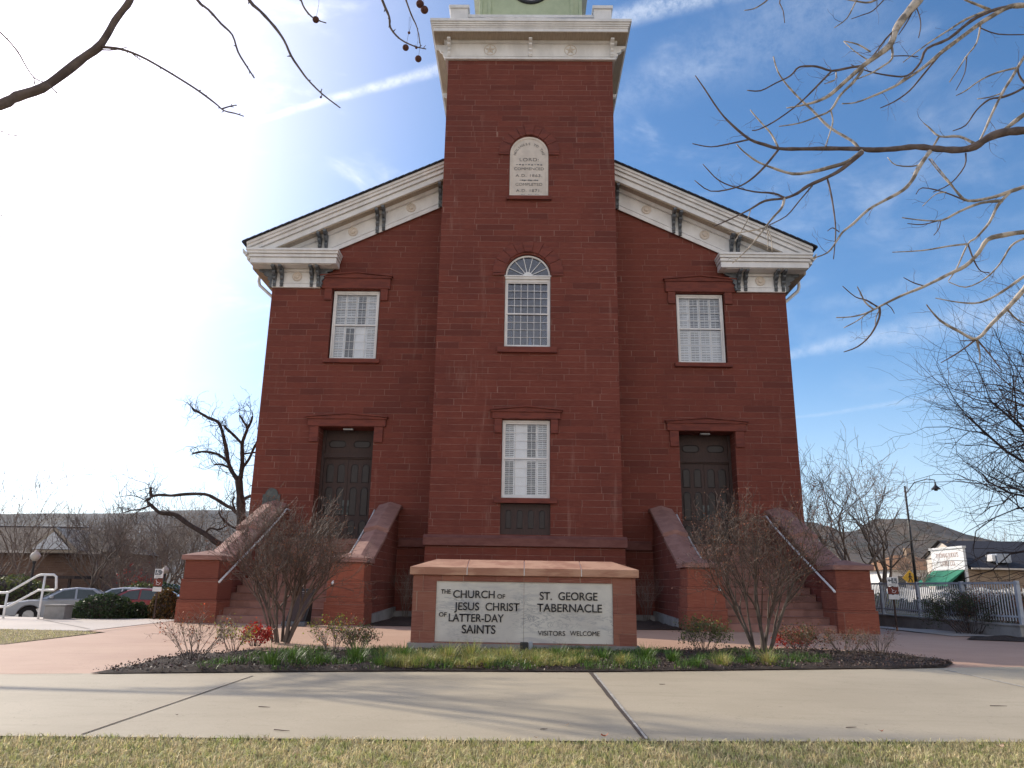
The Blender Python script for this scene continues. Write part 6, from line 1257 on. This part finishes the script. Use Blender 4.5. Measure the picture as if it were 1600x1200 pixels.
car(29.0, 33, -.3, R(10), (.6, .62, .66), 'white car parked left of the shop awning', 'cars beyond the picket fence'); car(29.2, 38, -.3, R(5), (.5, .52, .58), 'pale car parked left of the white one beyond the picket fence', 'cars beyond the picket fence')
cw = A(1422, 905, 1, 30); cs = empty('crossing_sign', (cw.x, 30, 0), 'yellow diamond pedestrian crossing sign beyond the fence', 'sign')
m = MB(); c = A(1422, 903, 1, 30); s_ = .52; m.prism([(c.x-s_, c.z), (c.x, c.z-s_), (c.x+s_, c.z), (c.x, c.z+s_)], 29.97, 30, 1); MAT['yellow'] = plain('yellow sign sheeting', (.75, .42, .02), None, 3, .5, 0); m.build('sign_plate', 'yellow', cs)
m = MB(); m.diskY(c.x, c.z+.27, 29.95, 29.97, .06, 10); m.tube([(c.x, 29.96, c.z+.2), (c.x-.02, 29.96, c.z)], .05, 5); m.tube([(c.x-.02, 29.96, c.z), (c.x-.14, 29.96, c.z-.27)], .035, 5); m.tube([(c.x, 29.96, c.z), (c.x+.1, 29.96, c.z-.12), (c.x+.12, 29.96, c.z-.28)], .035, 5); m.tube([(c.x, 29.96, c.z+.15), (c.x+.14, 29.96, c.z+.03)], .025, 5); m.tube([(c.x, 29.96, c.z+.15), (c.x-.13, 29.96, c.z+.04)], .025, 5); m.build('walking_figure', 'black', cs)
MB().box(c.x-.04, c.x+.04, 30.0, 30.05, -.5, c.z-.1).build('post', 'greypaint', cs)
lp = empty('lamp_post', (20.75, 18, 0), 'tall dark street lamp post with bell shaped hanging lamp right of the church', 'street lamp')
MB().tube([(20.75, 18, -.2), (20.75, 18, 6.55)], [.09, .05], 8).build('pole', 'black', lp, smooth=True)
hx = A(1462, 762, 1, 18); MB().tube([(20.75, 18, 6.1), (21.3, 18, 6.75), (22.0, 18, 6.95), (hx.x, 18, 6.9), (hx.x, 18, hx.z+.2)], .025, 6).build('arm', 'black', lp, smooth=True)
m = MB(); z = hx.z; m.lathe([(.03, z+.32), (.05, z+.15), (.12, z+.05), (.24, z-.06), (.24, z-.09), (.10, z-.10), (.08, z-.17)], hx.x, 18, 14); m.build('lamp_head', 'black', lp)
gR = 'leafless trees of the right background'
for i, (x, y, H, lb, sd) in enumerate(((31, 38, 5.0, 'small leafless tree left of the shop front', 91), (52.5, 60, 9.0, 'leafless tree top above the dark roofed house', 92), (22, 34, 6.2, 'farther leafless tree beside the church wall on the right', 93), (39.5, 60, 6.5, 'leafless tree behind the orange roofed cottage', 94))):
    bare_tree('bare_tree', (x, y, -.3), H, lb, group=gR, seed=sd, trunk_r=.13, P=dict(lvls=4, kids=(6, 4, 4, 3), rmin=.014, wig=.13, up=.1, tl=.32))
for i in range(9):
    x = 38+i*2.5; leafball('far_bush', (x, 66+3*math.sin(i*2.), .6), 2.2, 1.3, 1.5+.5*math.sin(i*1.7), 900, 'oliveleaf' if i % 2 else 'seed', ['first', 'second', 'third', 'fourth', 'fifth', 'sixth', 'seventh', 'eighth', 'ninth'][i]+' bushy tree from the left in the far row on the right', 'tree', .22, 'far row of bushy trees on the right', seed=200+i)
# tall tree outside the frame on the left whose shadow falls on the sidewalk
sh = empty('shade_tree', (-22, -10, 0), 'tall leafless tree standing far to the left whose shadow falls on the sidewalk', 'tree')
m = MB(); m.tube([(-22, -10, -.2), (-21.8, -9.7, 3), (-20.9, -8.9, 6.2), (-19.0, -7.2, 9.2), (-17.6, -5.8, 10.9), (-16.8, -5.0, 11.8)], [.30, .24, .15, .09, .06, .05], 9); m.build('trunk', 'sycbark', sh, smooth=True)
m = MB(); random.seed(12); PP = dict(wig=.10, up=.02, lvls=4, kids=(4, 4, 4, 3), ang=(15, 45), ratio=(.6, .85), seg=4, taper=.6, rr=.72, rmin=.013)
for k in range(8): limb(m, (-17.0-.12*k, -5.2-.1*k, 11.6-.15*k), Vector((.85, .0+.17*(k-3), .30-.13*(k-3))).normalized()+rv(.10), 1.35, .042, 1, PP)
for k in range(4): limb(m, (-21.8+k*.6, -9.7+k*.5, 4+1.6*k), (-1, random.uniform(-1, .2), .9), 4, .09, 1, PP)
m.build('branches', 'sycdark', sh, normals=False)
# ------------------------------------------------------------------ air
hb = MB(); hb.box(-2600, 2600, -910, 2005, -14, 240); hz_ = hb.build('haze', 'white'); tag(hz_, kind='stuff'); hz_['label'] = 'thin blue haze in the air towards the distant hills'; hz_['category'] = 'haze'
hm = bpy.data.materials.new('thin haze'); hm.use_nodes = True; hm.node_tree.nodes.clear(); hv = hm.node_tree.nodes.new('ShaderNodeVolumePrincipled'); hv.inputs['Density'].default_value = .00004; hv.inputs['Color'].default_value = (.72, .82, 1, 1); hv.inputs['Anisotropy'].default_value = .3
ho = hm.node_tree.nodes.new('ShaderNodeOutputMaterial'); hm.node_tree.links.new(hv.outputs[0], ho.inputs['Volume']); hz_.data.materials.clear(); hz_.data.materials.append(hm)
